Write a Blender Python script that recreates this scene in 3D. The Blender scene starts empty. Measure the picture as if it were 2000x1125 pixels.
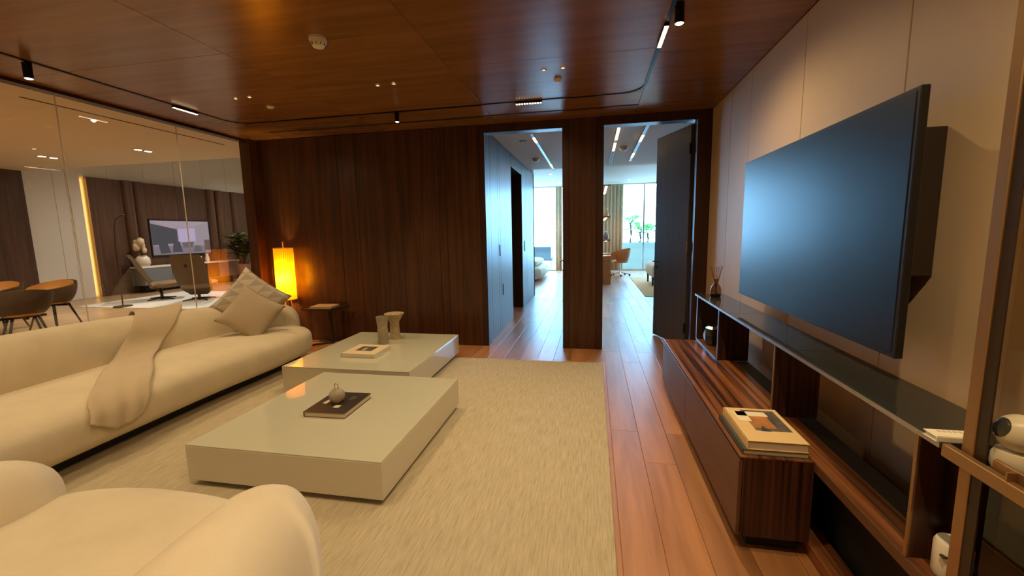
import bpy, bmesh, math, random
from mathutils import Vector, Matrix, noise
random.seed(7)
S = bpy.context.scene
COL = S.collection
PI = math.pi

# ------------------------------------------------------------------ camera
F_PX, YAW, PITCH, ROLL, CAM_H = 818.3, -0.19271, -0.13020, -0.01925, 1.4
fw = Vector((math.sin(YAW)*math.cos(PITCH), math.cos(YAW)*math.cos(PITCH), math.sin(PITCH)))
rt = Vector((math.cos(YAW), -math.sin(YAW), 0.0))
up = rt.cross(fw)
rt2 = math.cos(ROLL)*rt + math.sin(ROLL)*up
up2 = -math.sin(ROLL)*rt + math.cos(ROLL)*up
cam_d = bpy.data.cameras.new('camera'); cam = bpy.data.objects.new('camera', cam_d); COL.objects.link(cam)
cam_d.sensor_fit = 'HORIZONTAL'; cam_d.sensor_width = 36.0; cam_d.lens = F_PX/2000.0*36.0
cam_d.clip_start = 0.05; cam_d.clip_end = 200
cam.matrix_world = Matrix(((rt2.x, up2.x, -fw.x, 0), (rt2.y, up2.y, -fw.y, 0), (rt2.z, up2.z, -fw.z, CAM_H), (0, 0, 0, 1)))
S.camera = cam

# ------------------------------------------------------------------ world, exposure
W = bpy.data.worlds.new('world'); S.world = W; W.use_nodes = True
bg = W.node_tree.nodes['Background']; bg.inputs[0].default_value = (0.27, 0.60, 1.0, 1); bg.inputs[1].default_value = 20.0
S.view_settings.view_transform = 'Standard'; S.view_settings.look = 'None'
S.view_settings.exposure = 0.22; S.view_settings.gamma = 1.0; S.view_settings.use_curve_mapping = False
try:
    S.cycles.use_denoising = True; S.cycles.sample_clamp_indirect = 6.0; S.cycles.max_bounces = 10
    S.cycles.diffuse_bounces = 5; S.cycles.transparent_max_bounces = 16; S.cycles.caustics_reflective = False
except Exception: pass
WARM = (1.0, 0.74, 0.42); NEUT = (1.0, 0.82, 0.58)
LIVING_W = 1.0            # common factor of the living-room lamps

# ------------------------------------------------------------------ geometry helpers
def BM(): return bmesh.new()
def box(bm, x0, x1, y0, y1, z0, z1):
    v = [bm.verts.new(p) for p in ((x0,y0,z0),(x1,y0,z0),(x1,y1,z0),(x0,y1,z0),(x0,y0,z1),(x1,y0,z1),(x1,y1,z1),(x0,y1,z1))]
    for f in ((3,2,1,0),(4,5,6,7),(0,1,5,4),(1,2,6,5),(2,3,7,6),(3,0,4,7)): bm.faces.new([v[i] for i in f])
    return bm
def bbox_(x0, x1, y0, y1, z0, z1, b=0.004, seg=2):
    bm = box(BM(), x0, x1, y0, y1, z0, z1)
    if b: bmesh.ops.bevel(bm, geom=bm.edges[:], offset=b, segments=seg, affect='EDGES', profile=0.5)
    return bm
def quadprism(pts, z0, z1, bm=None):
    bm = bm or BM(); n = len(pts)
    a = [bm.verts.new((p[0], p[1], z0)) for p in pts]; b = [bm.verts.new((p[0], p[1], z1)) for p in pts]
    bm.faces.new(a[::-1]); bm.faces.new(b)
    for i in range(n): bm.faces.new((a[i], a[(i+1) % n], b[(i+1) % n], b[i]))
    return bm
def lathe(prof, seg=28, cx=0, cy=0, bm=None, fn=None):
    bm = bm or BM(); rings = []
    for r, z in prof:
        if r < 1e-5: rings.append([bm.verts.new((cx, cy, z))])
        else:
            ring = []
            for k in range(seg):
                a = 2*PI*k/seg; rr = r*(fn(a, z) if fn else 1.0)
                ring.append(bm.verts.new((cx+rr*math.cos(a), cy+rr*math.sin(a), z)))
            rings.append(ring)
    for A, B in zip(rings, rings[1:]):
        for k in range(seg):
            a0, a1 = A[k % len(A)], A[(k+1) % len(A)]; b0, b1 = B[k % len(B)], B[(k+1) % len(B)]
            q = []
            for v in (a0, a1, b1, b0):
                if v not in q: q.append(v)
            if len(q) > 2:
                try: bm.faces.new(q)
                except ValueError: pass
    return bm
def tube(pts, r, seg=8, bm=None, close=False):
    bm = bm or BM(); pts = [Vector(p) for p in pts]; n = len(pts); rings = []
    rr = r if isinstance(r, (list, tuple)) else [r]*n
    for i, p in enumerate(pts):
        t = (pts[min(i+1, n-1)] - pts[max(i-1, 0)]).normalized()
        u = t.cross(Vector((0, 0, 1)));
        if u.length < 1e-3: u = t.cross(Vector((1, 0, 0)))
        u.normalize(); w = t.cross(u)
        rings.append([bm.verts.new(p + rr[i]*(math.cos(2*PI*k/seg)*u + math.sin(2*PI*k/seg)*w)) for k in range(seg)])
    for A, B in zip(rings, rings[1:]):
        for k in range(seg): bm.faces.new((A[k], A[(k+1) % seg], B[(k+1) % seg], B[k]))
    bm.faces.new(rings[0][::-1]); bm.faces.new(rings[-1])
    return bm
def smooth_path(pts, n):
    """Catmull-Rom resample of control points (any dimension)."""
    P = [Vector(p) for p in pts]; P = [2*P[0]-P[1]] + P + [2*P[-1]-P[-2]]; out = []
    m = len(P)-3
    for i in range(n+1):
        s = i/n*m; k = min(int(s), m-1); t = s-k; a, b, c, d = P[k:k+4]
        out.append(0.5*((2*b) + (c-a)*t + (2*a-5*b+4*c-d)*t*t + (3*b-a-3*c+d)*t**3))
    return out
def sup(e, c):
    return math.copysign(abs(c)**(2.0/e), c)
def bolster(ctrl, n=70, m=28, e=3.0, lean=0.0, capR=0.25, bm=None):
    """Upholstered sweep. ctrl: (x, y, half_width, z_bottom, z_top); ends rounded over capR."""
    bm = bm or BM(); path = smooth_path(ctrl, n)
    L = [0]
    for a, b in zip(path, path[1:]): L.append(L[-1]+math.hypot(b[0]-a[0], b[1]-a[1]))
    T = L[-1]; rings = []
    # denser rows near the two ends
    ss = sorted(set([0.0, T] + [capR*(1-math.cos(PI/2*k/9)) for k in range(10)] + [T-capR*(1-math.cos(PI/2*k/9)) for k in range(10)] + [capR+(T-2*capR)*k/n for k in range(n+1)]))
    for s in ss:
        k = 0
        while k < n-1 and L[k+1] < s: k += 1
        t = (s-L[k])/max(L[k+1]-L[k], 1e-9); t = min(max(t, 0), 1)
        p = path[k]*(1-t)+path[k+1]*t; d = path[k+1]-path[k]; dl = math.hypot(d[0], d[1])
        nx, ny = d[1]/dl, -d[0]/dl
        q = min(s, T-s); f = 1.0 if q >= capR else math.sqrt(max(0.0, 1-((capR-q)/capR)**2))
        f = max(f, 0.02); fz = max(f, 0.02)**0.6
        hw, z0, z1 = p[2], p[3], p[4]; zc = (z0+z1)/2; hz = (z1-z0)/2; ring = []
        for j in range(m):
            a = 2*PI*j/m; o = hw*f*sup(e, math.cos(a)); z = zc + hz*fz*sup(e, math.sin(a)); o += lean*(z-z0)
            ring.append(bm.verts.new((p[0]+nx*o, p[1]+ny*o, z)))
        rings.append(ring)
    for A, B in zip(rings, rings[1:]):
        for k in range(m): bm.faces.new((A[k], A[(k+1) % m], B[(k+1) % m], B[k]))
    bm.faces.new(rings[0][::-1]); bm.faces.new(rings[-1])
    bmesh.ops.recalc_face_normals(bm, faces=bm.faces[:])
    return bm

# ------------------------------------------------------------------ object helpers
ORIG = {}
def link(name, bm, mat, parent=None, loc=(0,0,0), smooth=False):
    me = bpy.data.meshes.new(name); bm.normal_update(); bm.to_mesh(me); bm.free()
    o = bpy.data.objects.new(name, me); COL.objects.link(o); o.location = loc
    if mat: me.materials.append(M[mat] if isinstance(mat, str) else mat)
    if smooth:
        for p in me.polygons: p.use_smooth = True
        if smooth != True:
            try: me.set_sharp_from_angle(angle=smooth)
            except Exception: pass
    if parent: o.parent = parent
    return o
def tag(o, label, cat, group=None, kind=None):
    o['label'] = label
    if cat: o['category'] = cat
    if group: o['group'] = group
    if kind: o['kind'] = kind
    return o
def thing(name, label, cat, loc=(0,0,0), rotz=0.0, group=None):
    o = bpy.data.objects.new(name, None); COL.objects.link(o); o.empty_display_size = 0.05
    o.location = loc; o.rotation_euler = (0, 0, rotz); tag(o, label, cat, group); ORIG[o.name] = (loc, rotz)
    return o
def part(name, bm, mat, t, smooth=False, local=False, up_=None):
    """bm in world coordinates (unless local) -> child of t (or sub-part of up_)."""
    if not local:
        loc, rz = ORIG[t.name]
        bm.transform(Matrix.Rotation(-rz, 4, 'Z') @ Matrix.Translation(-Vector(loc)))
    return link(name, bm, mat, up_ or t, smooth=smooth)
def single(name, bm, mat, label, cat, group=None, smooth=False):
    """a one-mesh thing given in world coordinates; origin goes to its base"""
    xs = [v.co.x for v in bm.verts]; ys = [v.co.y for v in bm.verts]; zs = [v.co.z for v in bm.verts]
    c = Vector(((min(xs)+max(xs))/2, (min(ys)+max(ys))/2, min(zs))); bm.transform(Matrix.Translation(-c))
    return tag(link(name, bm, mat, None, c, smooth), label, cat, group)
def struct(name, bm, mat, label=None, smooth=False):
    o = link(name, bm, mat, None, smooth=smooth); o['kind'] = 'structure'
    ORIG[o.name] = ((0,0,0), 0.0)
    if label: o['label'] = label
    return o
def sroot(name, label=None):
    o = bpy.data.objects.new(name, None); COL.objects.link(o); o['kind'] = 'structure'; ORIG[o.name] = ((0,0,0), 0.0)
    if label: o['label'] = label
    return o
def copy_tree(o, parent=None):
    c = o.copy(); COL.objects.link(c)
    if parent: c.parent = parent
    for ch in [x for x in o.children]: copy_tree(ch, c)
    return c
def lamp(name, kind, loc, energy, color, parent=None, rot=(0,0,0), **kw):
    d = bpy.data.lights.new(name, kind); d.energy = energy; d.color = color
    for k, v in kw.items(): setattr(d, k, v)
    o = bpy.data.objects.new(name, d); COL.objects.link(o); o.rotation_euler = rot
    if parent is not None:
        o.parent = parent; l = ORIG[parent.name][0] if parent.name in ORIG else parent.location
        o.location = Vector(loc) - Vector(l)
    else: o.location = loc
    return o

# ------------------------------------------------------------------ materials
M = {}
def nt(name):
    m = bpy.data.materials.new(name); m.use_nodes = True; t = m.node_tree
    return m, t, t.nodes['Principled BSDF']
def N(t, typ, **kw):
    n = t.nodes.new(typ)
    for k, v in kw.items(): setattr(n, k, v)
    return n
def plain(name, col, rough=0.5, metal=0.0, spec=0.5, bump=0.0, bscale=200.0, var=0.0, coat=0.0, vscale=3.0, sheen=0.0):
    m, t, b = nt(name)
    b.inputs['Base Color'].default_value = (*col, 1); b.inputs['Roughness'].default_value = rough
    b.inputs['Metallic'].default_value = metal; b.inputs['Specular IOR Level'].default_value = spec
    if coat: b.inputs['Coat Weight'].default_value = coat; b.inputs['Coat Roughness'].default_value = 0.04
    if sheen: b.inputs['Sheen Weight'].default_value = sheen
    g = N(t, 'ShaderNodeTexCoord')
    if var:
        n = N(t, 'ShaderNodeTexNoise'); n.inputs['Scale'].default_value = vscale; n.inputs['Detail'].default_value = 4
        t.links.new(g.outputs['Object'], n.inputs['Vector'])
        r = N(t, 'ShaderNodeValToRGB'); r.color_ramp.elements[0].position = 0.3; r.color_ramp.elements[1].position = 0.7
        r.color_ramp.elements[0].color = (*[c*(1-var) for c in col], 1); r.color_ramp.elements[1].color = (*[min(1, c*(1+var)) for c in col], 1)
        t.links.new(n.outputs['Fac'], r.inputs['Fac']); t.links.new(r.outputs['Color'], b.inputs['Base Color'])
    if bump:
        n2 = N(t, 'ShaderNodeTexNoise'); n2.inputs['Scale'].default_value = bscale; n2.inputs['Detail'].default_value = 2
        t.links.new(g.outputs['Object'], n2.inputs['Vector'])
        bp = N(t, 'ShaderNodeBump'); bp.inputs['Strength'].default_value = bump; bp.inputs['Distance'].default_value = 0.004
        t.links.new(n2.outputs['Fac'], bp.inputs['Height']); t.links.new(bp.outputs['Normal'], b.inputs['Normal'])
    M[name] = m; return m
def wood(name, dark, light, axis='Z', rough=0.35, spec=0.5, gs=7.0, contrast=(0.3, 0.72), rnd=0.0, bump=0.03, stretch=18.0, coat=0.0, fine=1.0):
    """grain runs along `axis` in world space; rnd: brightness change from object to object"""
    m, t, b = nt(name)
    b.inputs['Roughness'].default_value = rough; b.inputs['Specular IOR Level'].default_value = spec
    if coat: b.inputs['Coat Weight'].default_value = coat; b.inputs['Coat Roughness'].default_value = 0.15
    g = N(t, 'ShaderNodeNewGeometry'); mp = N(t, 'ShaderNodeMapping')
    sc = [gs*2.2]*3; sc['XYZ'.index(axis)] = gs*2.2/stretch
    mp.inputs['Scale'].default_value = sc
    src = g.outputs['Position']
    oi = N(t, 'ShaderNodeObjectInfo')
    if rnd:
        ad = N(t, 'ShaderNodeVectorMath', operation='MULTIPLY_ADD'); cv = N(t, 'ShaderNodeCombineXYZ')
        for k in range(3): t.links.new(oi.outputs['Random'], cv.inputs[k])
        ad.inputs[1].default_value = (7.3, 11.1, 5.7); t.links.new(cv.outputs[0], ad.inputs[0]); t.links.new(src, ad.inputs[2]); src = ad.outputs[0]
    t.links.new(src, mp.inputs['Vector'])
    n = N(t, 'ShaderNodeTexNoise'); n.inputs['Scale'].default_value = 1.0; n.inputs['Detail'].default_value = 7; n.inputs['Roughness'].default_value = 0.62*fine
    n.inputs['Distortion'].default_value = 0.25
    t.links.new(mp.outputs[0], n.inputs['Vector'])
    r = N(t, 'ShaderNodeValToRGB'); r.color_ramp.elements[0].position = contrast[0]; r.color_ramp.elements[1].position = contrast[1]
    r.color_ramp.elements[0].color = (*dark, 1); r.color_ramp.elements[1].color = (*light, 1)
    t.links.new(n.outputs['Fac'], r.inputs['Fac']); out = r.outputs['Color']
    if rnd:
        h = N(t, 'ShaderNodeHueSaturation'); mr = N(t, 'ShaderNodeMapRange'); mr.inputs['To Min'].default_value = 1-rnd; mr.inputs['To Max'].default_value = 1+rnd
        t.links.new(oi.outputs['Random'], mr.inputs['Value']); t.links.new(mr.outputs[0], h.inputs['Value']); t.links.new(out, h.inputs['Color']); out = h.outputs[0]
    t.links.new(out, b.inputs['Base Color'])
    if bump:
        bp = N(t, 'ShaderNodeBump'); bp.inputs['Strength'].default_value = bump; bp.inputs['Distance'].default_value = 0.003
        t.links.new(n.outputs['Fac'], bp.inputs['Height']); t.links.new(bp.outputs['Normal'], b.inputs['Normal'])
    M[name] = m; return m
def emit(name, col, strength):
    m = bpy.data.materials.new(name); m.use_nodes = True; t = m.node_tree; t.nodes.clear()
    e = N(t, 'ShaderNodeEmission'); e.inputs[0].default_value = (*col, 1); e.inputs[1].default_value = strength
    o = N(t, 'ShaderNodeOutputMaterial'); t.links.new(e.outputs[0], o.inputs[0]); M[name] = m; return m
def glass(name, tint=(1,1,1), f0=0.08, rough=0.0):
    """thin pane: clear with a Schlick reflection that is the same from both sides"""
    m = bpy.data.materials.new(name); m.use_nodes = True; t = m.node_tree; t.nodes.clear()
    tr = N(t, 'ShaderNodeBsdfTransparent'); tr.inputs[0].default_value = (*tint, 1)
    gl = N(t, 'ShaderNodeBsdfGlossy'); gl.inputs['Roughness'].default_value = rough
    g = N(t, 'ShaderNodeNewGeometry'); dt = N(t, 'ShaderNodeVectorMath', operation='DOT_PRODUCT'); t.links.new(g.outputs['Normal'], dt.inputs[0]); t.links.new(g.outputs['Incoming'], dt.inputs[1])
    def mth(op, a, b=None):
        x = N(t, 'ShaderNodeMath', operation=op)
        for k, q in enumerate((a, b)):
            if q is None: continue
            if isinstance(q, (int, float)): x.inputs[k].default_value = q
            else: t.links.new(q, x.inputs[k])
        return x.outputs[0]
    p5 = mth('POWER', mth('SUBTRACT', 1.0, mth('ABSOLUTE', dt.outputs['Value'])), 5.0)
    fr = mth('ADD', mth('MULTIPLY', p5, 1.0-f0), f0)
    mx = N(t, 'ShaderNodeMixShader'); o = N(t, 'ShaderNodeOutputMaterial')
    t.links.new(fr, mx.inputs[0]); t.links.new(tr.outputs[0], mx.inputs[1]); t.links.new(gl.outputs[0], mx.inputs[2]); t.links.new(mx.outputs[0], o.inputs[0])
    M[name] = m; return m

wood('walnut_wall', (0.030, 0.0105, 0.0045), (0.105, 0.038, 0.014), 'Z', rough=0.33, spec=0.45, gs=9, stretch=26, rnd=0.16)
wood('walnut_frame', (0.022, 0.008, 0.006), (0.055, 0.020, 0.012), 'Z', rough=0.35, spec=0.4, gs=9, stretch=26)
wood('walnut_ceiling', (0.15, 0.064, 0.019), (0.31, 0.138, 0.043), 'X', rough=0.25, spec=0.5, gs=5, stretch=14, rnd=0.10, contrast=(0.2, 0.8), bump=0.0)
wood('oak_floor', (0.24, 0.088, 0.028), (0.52, 0.235, 0.088), 'Y', rough=0.36, spec=0.75, gs=6, stretch=12, rnd=0.22, contrast=(0.2, 0.8))
wood('light_floor', (0.30, 0.19, 0.10), (0.42, 0.28, 0.15), 'Y', rough=0.3, gs=5, rnd=0.1)
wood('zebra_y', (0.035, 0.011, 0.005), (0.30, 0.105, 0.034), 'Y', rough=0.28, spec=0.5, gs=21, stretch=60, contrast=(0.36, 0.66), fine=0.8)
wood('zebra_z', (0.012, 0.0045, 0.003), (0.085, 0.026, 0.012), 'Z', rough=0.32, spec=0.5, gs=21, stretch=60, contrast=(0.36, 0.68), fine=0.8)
wood('brown_front', (0.085, 0.034, 0.013), (0.125, 0.055, 0.022), 'Y', rough=0.42, spec=0.5, gs=8)
wood('dark_panel', (0.018, 0.008, 0.004), (0.035, 0.015, 0.008), 'Z', rough=0.4, gs=9)
wood('desk_wood', (0.36, 0.14, 0.045), (0.55, 0.24, 0.09), 'Y', rough=0.35, gs=6)
wood('lounge_wood', (0.050, 0.026, 0.016), (0.125, 0.066, 0.040), 'Z', rough=0.4, gs=7, stretch=20, rnd=0.12)
plain('beige_wall', (0.58, 0.425, 0.26), 0.55, spec=0.3, bump=0.05, bscale=90, var=0.03)
plain('white_wall', (0.70, 0.68, 0.62), 0.7, spec=0.2)
plain('cream_ceiling', (0.72, 0.62, 0.44), 0.8, spec=0.2)
plain('white_ceiling', (0.78, 0.76, 0.70), 0.8, spec=0.2)
plain('boucle', (0.68, 0.58, 0.40), 0.95, spec=0.1, bump=0.35, bscale=260, var=0.05, sheen=0.2, vscale=6)
plain('throw_wool', (0.58, 0.46, 0.30), 0.95, spec=0.1, bump=0.5, bscale=420, var=0.06, sheen=0.25)
plain('linen', (0.50, 0.40, 0.27), 0.9, spec=0.1, bump=0.4, bscale=500, var=0.05)
plain('lacquer', (0.60, 0.54, 0.40), 0.12, spec=0.5)
plain('glass_top', (0.56, 0.545, 0.40), 0.03, spec=0.55, coat=0.3)
plain('black', (0.008, 0.008, 0.009), 0.4)
plain('black_soft', (0.010, 0.009, 0.009), 0.7)
plain('black_metal', (0.012, 0.012, 0.014), 0.35, metal=0.6)
plain('black_glass', (0.03, 0.031, 0.028), 0.05, spec=0.7)
plain('tv_screen', (0.006, 0.007, 0.009), 0.36, spec=0.5)
plain('steel', (0.55, 0.55, 0.56), 0.25, metal=1.0)
plain('silver_edge', (0.42, 0.40, 0.40), 0.3, metal=0.9)
plain('bronze', (0.36, 0.21, 0.09), 0.38, metal=0.75)
plain('bronze_dark', (0.05, 0.032, 0.018), 0.4, metal=0.5)
plain('brass', (0.70, 0.45, 0.15), 0.3, metal=1.0)
plain('white_plastic', (0.78, 0.72, 0.60), 0.35)
plain('detector_white', (0.70, 0.62, 0.48), 0.4)
plain('stone', (0.34, 0.29, 0.20), 0.8, bump=0.3, bscale=60, var=0.15, vscale=30)
plain('stone_warm', (0.42, 0.31, 0.17), 0.8, bump=0.3, bscale=60, var=0.15, vscale=30)
plain('cover_tan', (0.74, 0.52, 0.24), 0.55, var=0.03)
plain('cover_cream', (0.72, 0.58, 0.36), 0.5)
plain('cover_dark', (0.035, 0.026, 0.018), 0.4)
plain('cover_grey', (0.045, 0.048, 0.042), 0.5)
plain('cover_white', (0.80, 0.72, 0.54), 0.5)
plain('paper', (0.55, 0.44, 0.30), 0.8, bump=0.4, bscale=300)
plain('paper_light', (0.72, 0.66, 0.54), 0.8)
plain('print_dark', (0.10, 0.085, 0.075), 0.5, var=0.5, vscale=25)
plain('print_rust', (0.42, 0.17, 0.05), 0.5, var=0.3, vscale=20)
plain('print_cream', (0.85, 0.74, 0.50), 0.5)
plain('amber_leather', (0.46, 0.22, 0.05), 0.5, bump=0.1)
plain('chair_shell', (0.15, 0.105, 0.065), 0.5)
plain('tan_leather', (0.40, 0.16, 0.05), 0.45)
plain('lounge_leather', (0.20, 0.125, 0.060), 0.5)
plain('blue_grey', (0.16, 0.19, 0.22), 0.4)
plain('pale_rug', (0.52, 0.52, 0.50), 0.95, spec=0.1, bump=0.3, bscale=150)
plain('sand_rug', (0.62, 0.46, 0.26), 0.95, spec=0.1, bump=0.3, bscale=150)
plain('terracotta', (0.30, 0.16, 0.10), 0.7)
plain('leaf', (0.07, 0.14, 0.04), 0.45, var=0.4, vscale=8)
def leafmat():
    m = bpy.data.materials.new('palm_leaf'); m.use_nodes = True; t = m.node_tree; t.nodes.clear()
    d = N(t, 'ShaderNodeBsdfDiffuse'); d.inputs[0].default_value = (0.14, 0.30, 0.10, 1); l = N(t, 'ShaderNodeBsdfTranslucent'); l.inputs[0].default_value = (0.16, 0.34, 0.08, 1)
    mx = N(t, 'ShaderNodeMixShader'); o = N(t, 'ShaderNodeOutputMaterial'); t.links.new(d.outputs[0], mx.inputs[1]); t.links.new(l.outputs[0], mx.inputs[2]); t.links.new(mx.outputs[0], o.inputs[0]); M['palm_leaf'] = m
leafmat()
plain('trunk', (0.12, 0.09, 0.06), 0.9, bump=0.5, bscale=40)
plain('planter_white', (0.42, 0.44, 0.36), 0.6)
plain('terrace_stone', (0.45, 0.45, 0.42), 0.7)
plain('flower_cream', (0.66, 0.52, 0.36), 0.7, var=0.2, vscale=30)
plain('vase_white', (0.72, 0.66, 0.56), 0.3)
plain('curtain', (0.74, 0.56, 0.37), 0.9, spec=0.1, var=0.1, vscale=20)
plain('upholstery_white', (0.66, 0.62, 0.52), 0.9, spec=0.1)
plain('lounger_blue', (0.15, 0.18, 0.22), 0.7)
plain('lamp_wood', (0.55, 0.27, 0.06), 0.5)
plain('dark_wood', (0.035, 0.016, 0.008), 0.4)
plain('joint_glint', (0.8, 0.76, 0.68), 0.4)  # pale glint along the glass joints, painted as strip colour
wood('leaf_veneer', (0.062, 0.052, 0.050), (0.095, 0.080, 0.076), 'Z', rough=0.4, gs=9, stretch=26)
plain('reed', (0.16, 0.07, 0.03), 0.8)
plain('brown_box', (0.030, 0.018, 0.010), 0.6)
glass('pane_glass', (1,1,1), 0.125); glass('cabinet_glass', (0.90, 0.87, 0.78), 0.03); glass('cabinet_glass_dark', (0.30, 0.29, 0.22), 0.04); glass('bottle_glass', (0.62, 0.50, 0.40), 0.06); glass('window_glass', (0.92, 0.98, 0.97), 0.08)
emit('cell_glow', (1.0, 0.74, 0.44), 7.0); emit('spot_glow', (1.0, 0.80, 0.52), 9.0); emit('downlight_glow', (1.0, 0.74, 0.34), 5.0); emit('cool_glow', (1.0, 0.93, 0.82), 12.0)
emit('led_amber', (1.0, 0.50, 0.07), 0.55); emit('bulb_glow', (1.0, 0.72, 0.30), 30.0)

def make_shade():
    m = bpy.data.materials.new('ribbon_shade'); m.use_nodes = True; t = m.node_tree; t.nodes.clear()
    d = N(t, 'ShaderNodeBsdfDiffuse'); d.inputs[0].default_value = (0.9, 0.46, 0.02, 1)
    l = N(t, 'ShaderNodeBsdfTranslucent'); l.inputs[0].default_value = (1.0, 0.55, 0.012, 1)
    mx = N(t, 'ShaderNodeMixShader'); mx.inputs[0].default_value = 0.65; o = N(t, 'ShaderNodeOutputMaterial')
    t.links.new(d.outputs[0], mx.inputs[1]); t.links.new(l.outputs[0], mx.inputs[2]); t.links.new(mx.outputs[0], o.inputs[0]); M['ribbon_shade'] = m
make_shade()
def make_rug():
    m, t, b = nt('woven_rug'); b.inputs['Roughness'].default_value = 0.95; b.inputs['Specular IOR Level'].default_value = 0.1
    g = N(t, 'ShaderNodeNewGeometry'); mp = N(t, 'ShaderNodeMapping'); mp.inputs['Scale'].default_value = (120, 7, 1); t.links.new(g.outputs['Position'], mp.inputs['Vector'])
    n = N(t, 'ShaderNodeTexNoise'); n.inputs['Scale'].default_value = 1; n.inputs['Detail'].default_value = 5; n.inputs['Roughness'].default_value = 0.7; t.links.new(mp.outputs[0], n.inputs['Vector'])
    r = N(t, 'ShaderNodeValToRGB'); r.color_ramp.elements[0].position = 0.3; r.color_ramp.elements[1].position = 0.66
    r.color_ramp.elements[0].color = (0.37, 0.305, 0.195, 1); r.color_ramp.elements[1].color = (0.56, 0.475, 0.32, 1)
    t.links.new(n.outputs['Fac'], r.inputs['Fac']); t.links.new(r.outputs[0], b.inputs['Base Color'])
    bp = N(t, 'ShaderNodeBump'); bp.inputs['Strength'].default_value = 0.6; bp.inputs['Distance'].default_value = 0.006
    t.links.new(n.outputs['Fac'], bp.inputs['Height']); t.links.new(bp.outputs[0], b.inputs['Normal']); M['woven_rug'] = m
make_rug()
def make_pattern():
    """rows of small two-tone triangles woven into the cushion cover"""
    m, t, b = nt('triangle_weave'); b.inputs['Roughness'].default_value = 0.9
    g = N(t, 'ShaderNodeTexCoord'); sp = N(t, 'ShaderNodeSeparateXYZ'); t.links.new(g.outputs['Object'], sp.inputs[0])
    def mth(op, a, bb=None):
        x = N(t, 'ShaderNodeMath', operation=op)
        for k, q in enumerate((a, bb)):
            if q is None: continue
            if isinstance(q, (int, float)): x.inputs[k].default_value = q
            else: t.links.new(q, x.inputs[k])
        return x.outputs[0]
    u = mth('FRACT', mth('MULTIPLY', sp.outputs['X'], 9.0)); v = mth('FRACT', mth('MULTIPLY', sp.outputs['Z'], 9.0))
    lt = mth('LESS_THAN', u, v)
    mx = N(t, 'ShaderNodeMix', data_type='RGBA'); t.links.new(lt, mx.inputs[0])
    mx.inputs[6].default_value = (0.58, 0.50, 0.38, 1); mx.inputs[7].default_value = (0.42, 0.355, 0.265, 1)
    t.links.new(mx.outputs[2], b.inputs['Base Color']); M['triangle_weave'] = m
make_pattern()
for nm_, c_ in (('wall', (0.36, 0.30, 0.33)), ('ceiling', (0.42, 0.33, 0.36)), ('dark', (0.085, 0.08, 0.09)), ('window', (0.52, 0.42, 0.60)), ('floor', (0.24, 0.20, 0.22)), ('grey', (0.15, 0.14, 0.16)), ('brown', (0.18, 0.11, 0.09))):
    emit('pic_'+nm_, c_, 0.8)

# ================================================================== STRUCTURE
XW, D, ZC, XG = 1.242, 4.985, 2.671, -4.50     # right wall, far wall, ceiling height, glass partition
YB = -2.6                                       # wall behind the camera
DT = 0.14                                       # far wall thickness
# --- floor with planks
fl = struct('floor', box(box(BM(), XG, XW+0.3, YB-0.2, D+DT, -0.2, -0.006), -4.2, 6.0, D+DT, 15.45, -0.2, -0.006), 'oak_floor', 'reddish brown timber plank floor')
PWD = 0.185; plank_mesh = {}
def plank(x0, x1, y0, y1):
    key = (round(x1-x0, 3), round(y1-y0, 3))
    if key not in plank_mesh:
        w, l = key; bm = box(BM(), -w/2, w/2, -l/2, l/2, -0.006, 0); me = bpy.data.meshes.new('plank')
        es = [e for e in bm.edges if all(v.co.z > -0.001 for v in e.verts)]
        bmesh.ops.bevel(bm, geom=es, offset=0.0015, segments=1, affect='EDGES')
        bm.to_mesh(me); bm.free(); me.materials.append(M['oak_floor']); plank_mesh[key] = me
    o = bpy.data.objects.new('plank', plank_mesh[key]); COL.objects.link(o); o.parent = fl; o.location = ((x0+x1)/2, (y0+y1)/2, 0)
def plank_field(x0, x1, y0, y1, seed):
    rnd = random.Random(seed); n = int(round((x1-x0)/PWD)); w = (x1-x0)/n
    for i in range(n):
        y = y0 + rnd.choice([0, 0.4, 0.8, 1.2, 1.6]) - 2.0
        while y < y1:
            a, b = max(y, y0), min(y+2.0, y1)
            if b-a > 0.05: plank(x0+i*w+0.001, x0+(i+1)*w-0.001, a+0.001, b-0.001)
            y += 2.0
plank_field(-1.35, 1.24, 0.9, 9.0, 3)          # the planks in view beside the rug and through both doors
plank_field(-4.46, -1.35, 4.2, 4.98, 5)
plank_field(-1.35, 2.1, 9.0, 15.4, 8)
# --- far wall: panels around the two door openings
wf = sroot('wall_far', 'dark walnut panelled wall with two doorways')
D1 = (-1.275, -0.355); D2 = (0.11, 1.095); DH = 2.575
part('backing', box(BM(), XG+0.13, D1[0]-0.02, D+0.012, D+DT, 0, ZC), 'dark_panel', wf)
def vpanel(x0, x1, z0=0.0, z1=ZC-0.004, y=D, th=0.012, nm='panel', mat='walnut_wall'):
    part(nm, bbox_(x0+0.0025, x1-0.0025, y, y+th, z0, z1, 0.0015, 1), mat, wf)
xs = [-4.37, -4.30, -3.22, -2.965, -1.875, -1.775, -1.345]
for a, b in zip(xs, xs[1:]): vpanel(a, b)
part('door_frame', box(BM(), -1.345, D1[0], D-0.006, D+DT, 0, ZC), 'walnut_frame', wf)
part('door_header', box(BM(), D1[0], D1[1], D-0.006, D+DT, DH, ZC), 'walnut_frame', wf)
part('backing', box(BM(), D1[1]+0.01, D2[0]-0.01, D+0.02, D+DT-0.002, 0, ZC), 'dark_panel', wf)
part('pillar_panel', box(BM(), D1[1], D1[1]+0.075, D-0.006, D+DT, 0, ZC), 'walnut_frame', wf)
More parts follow.
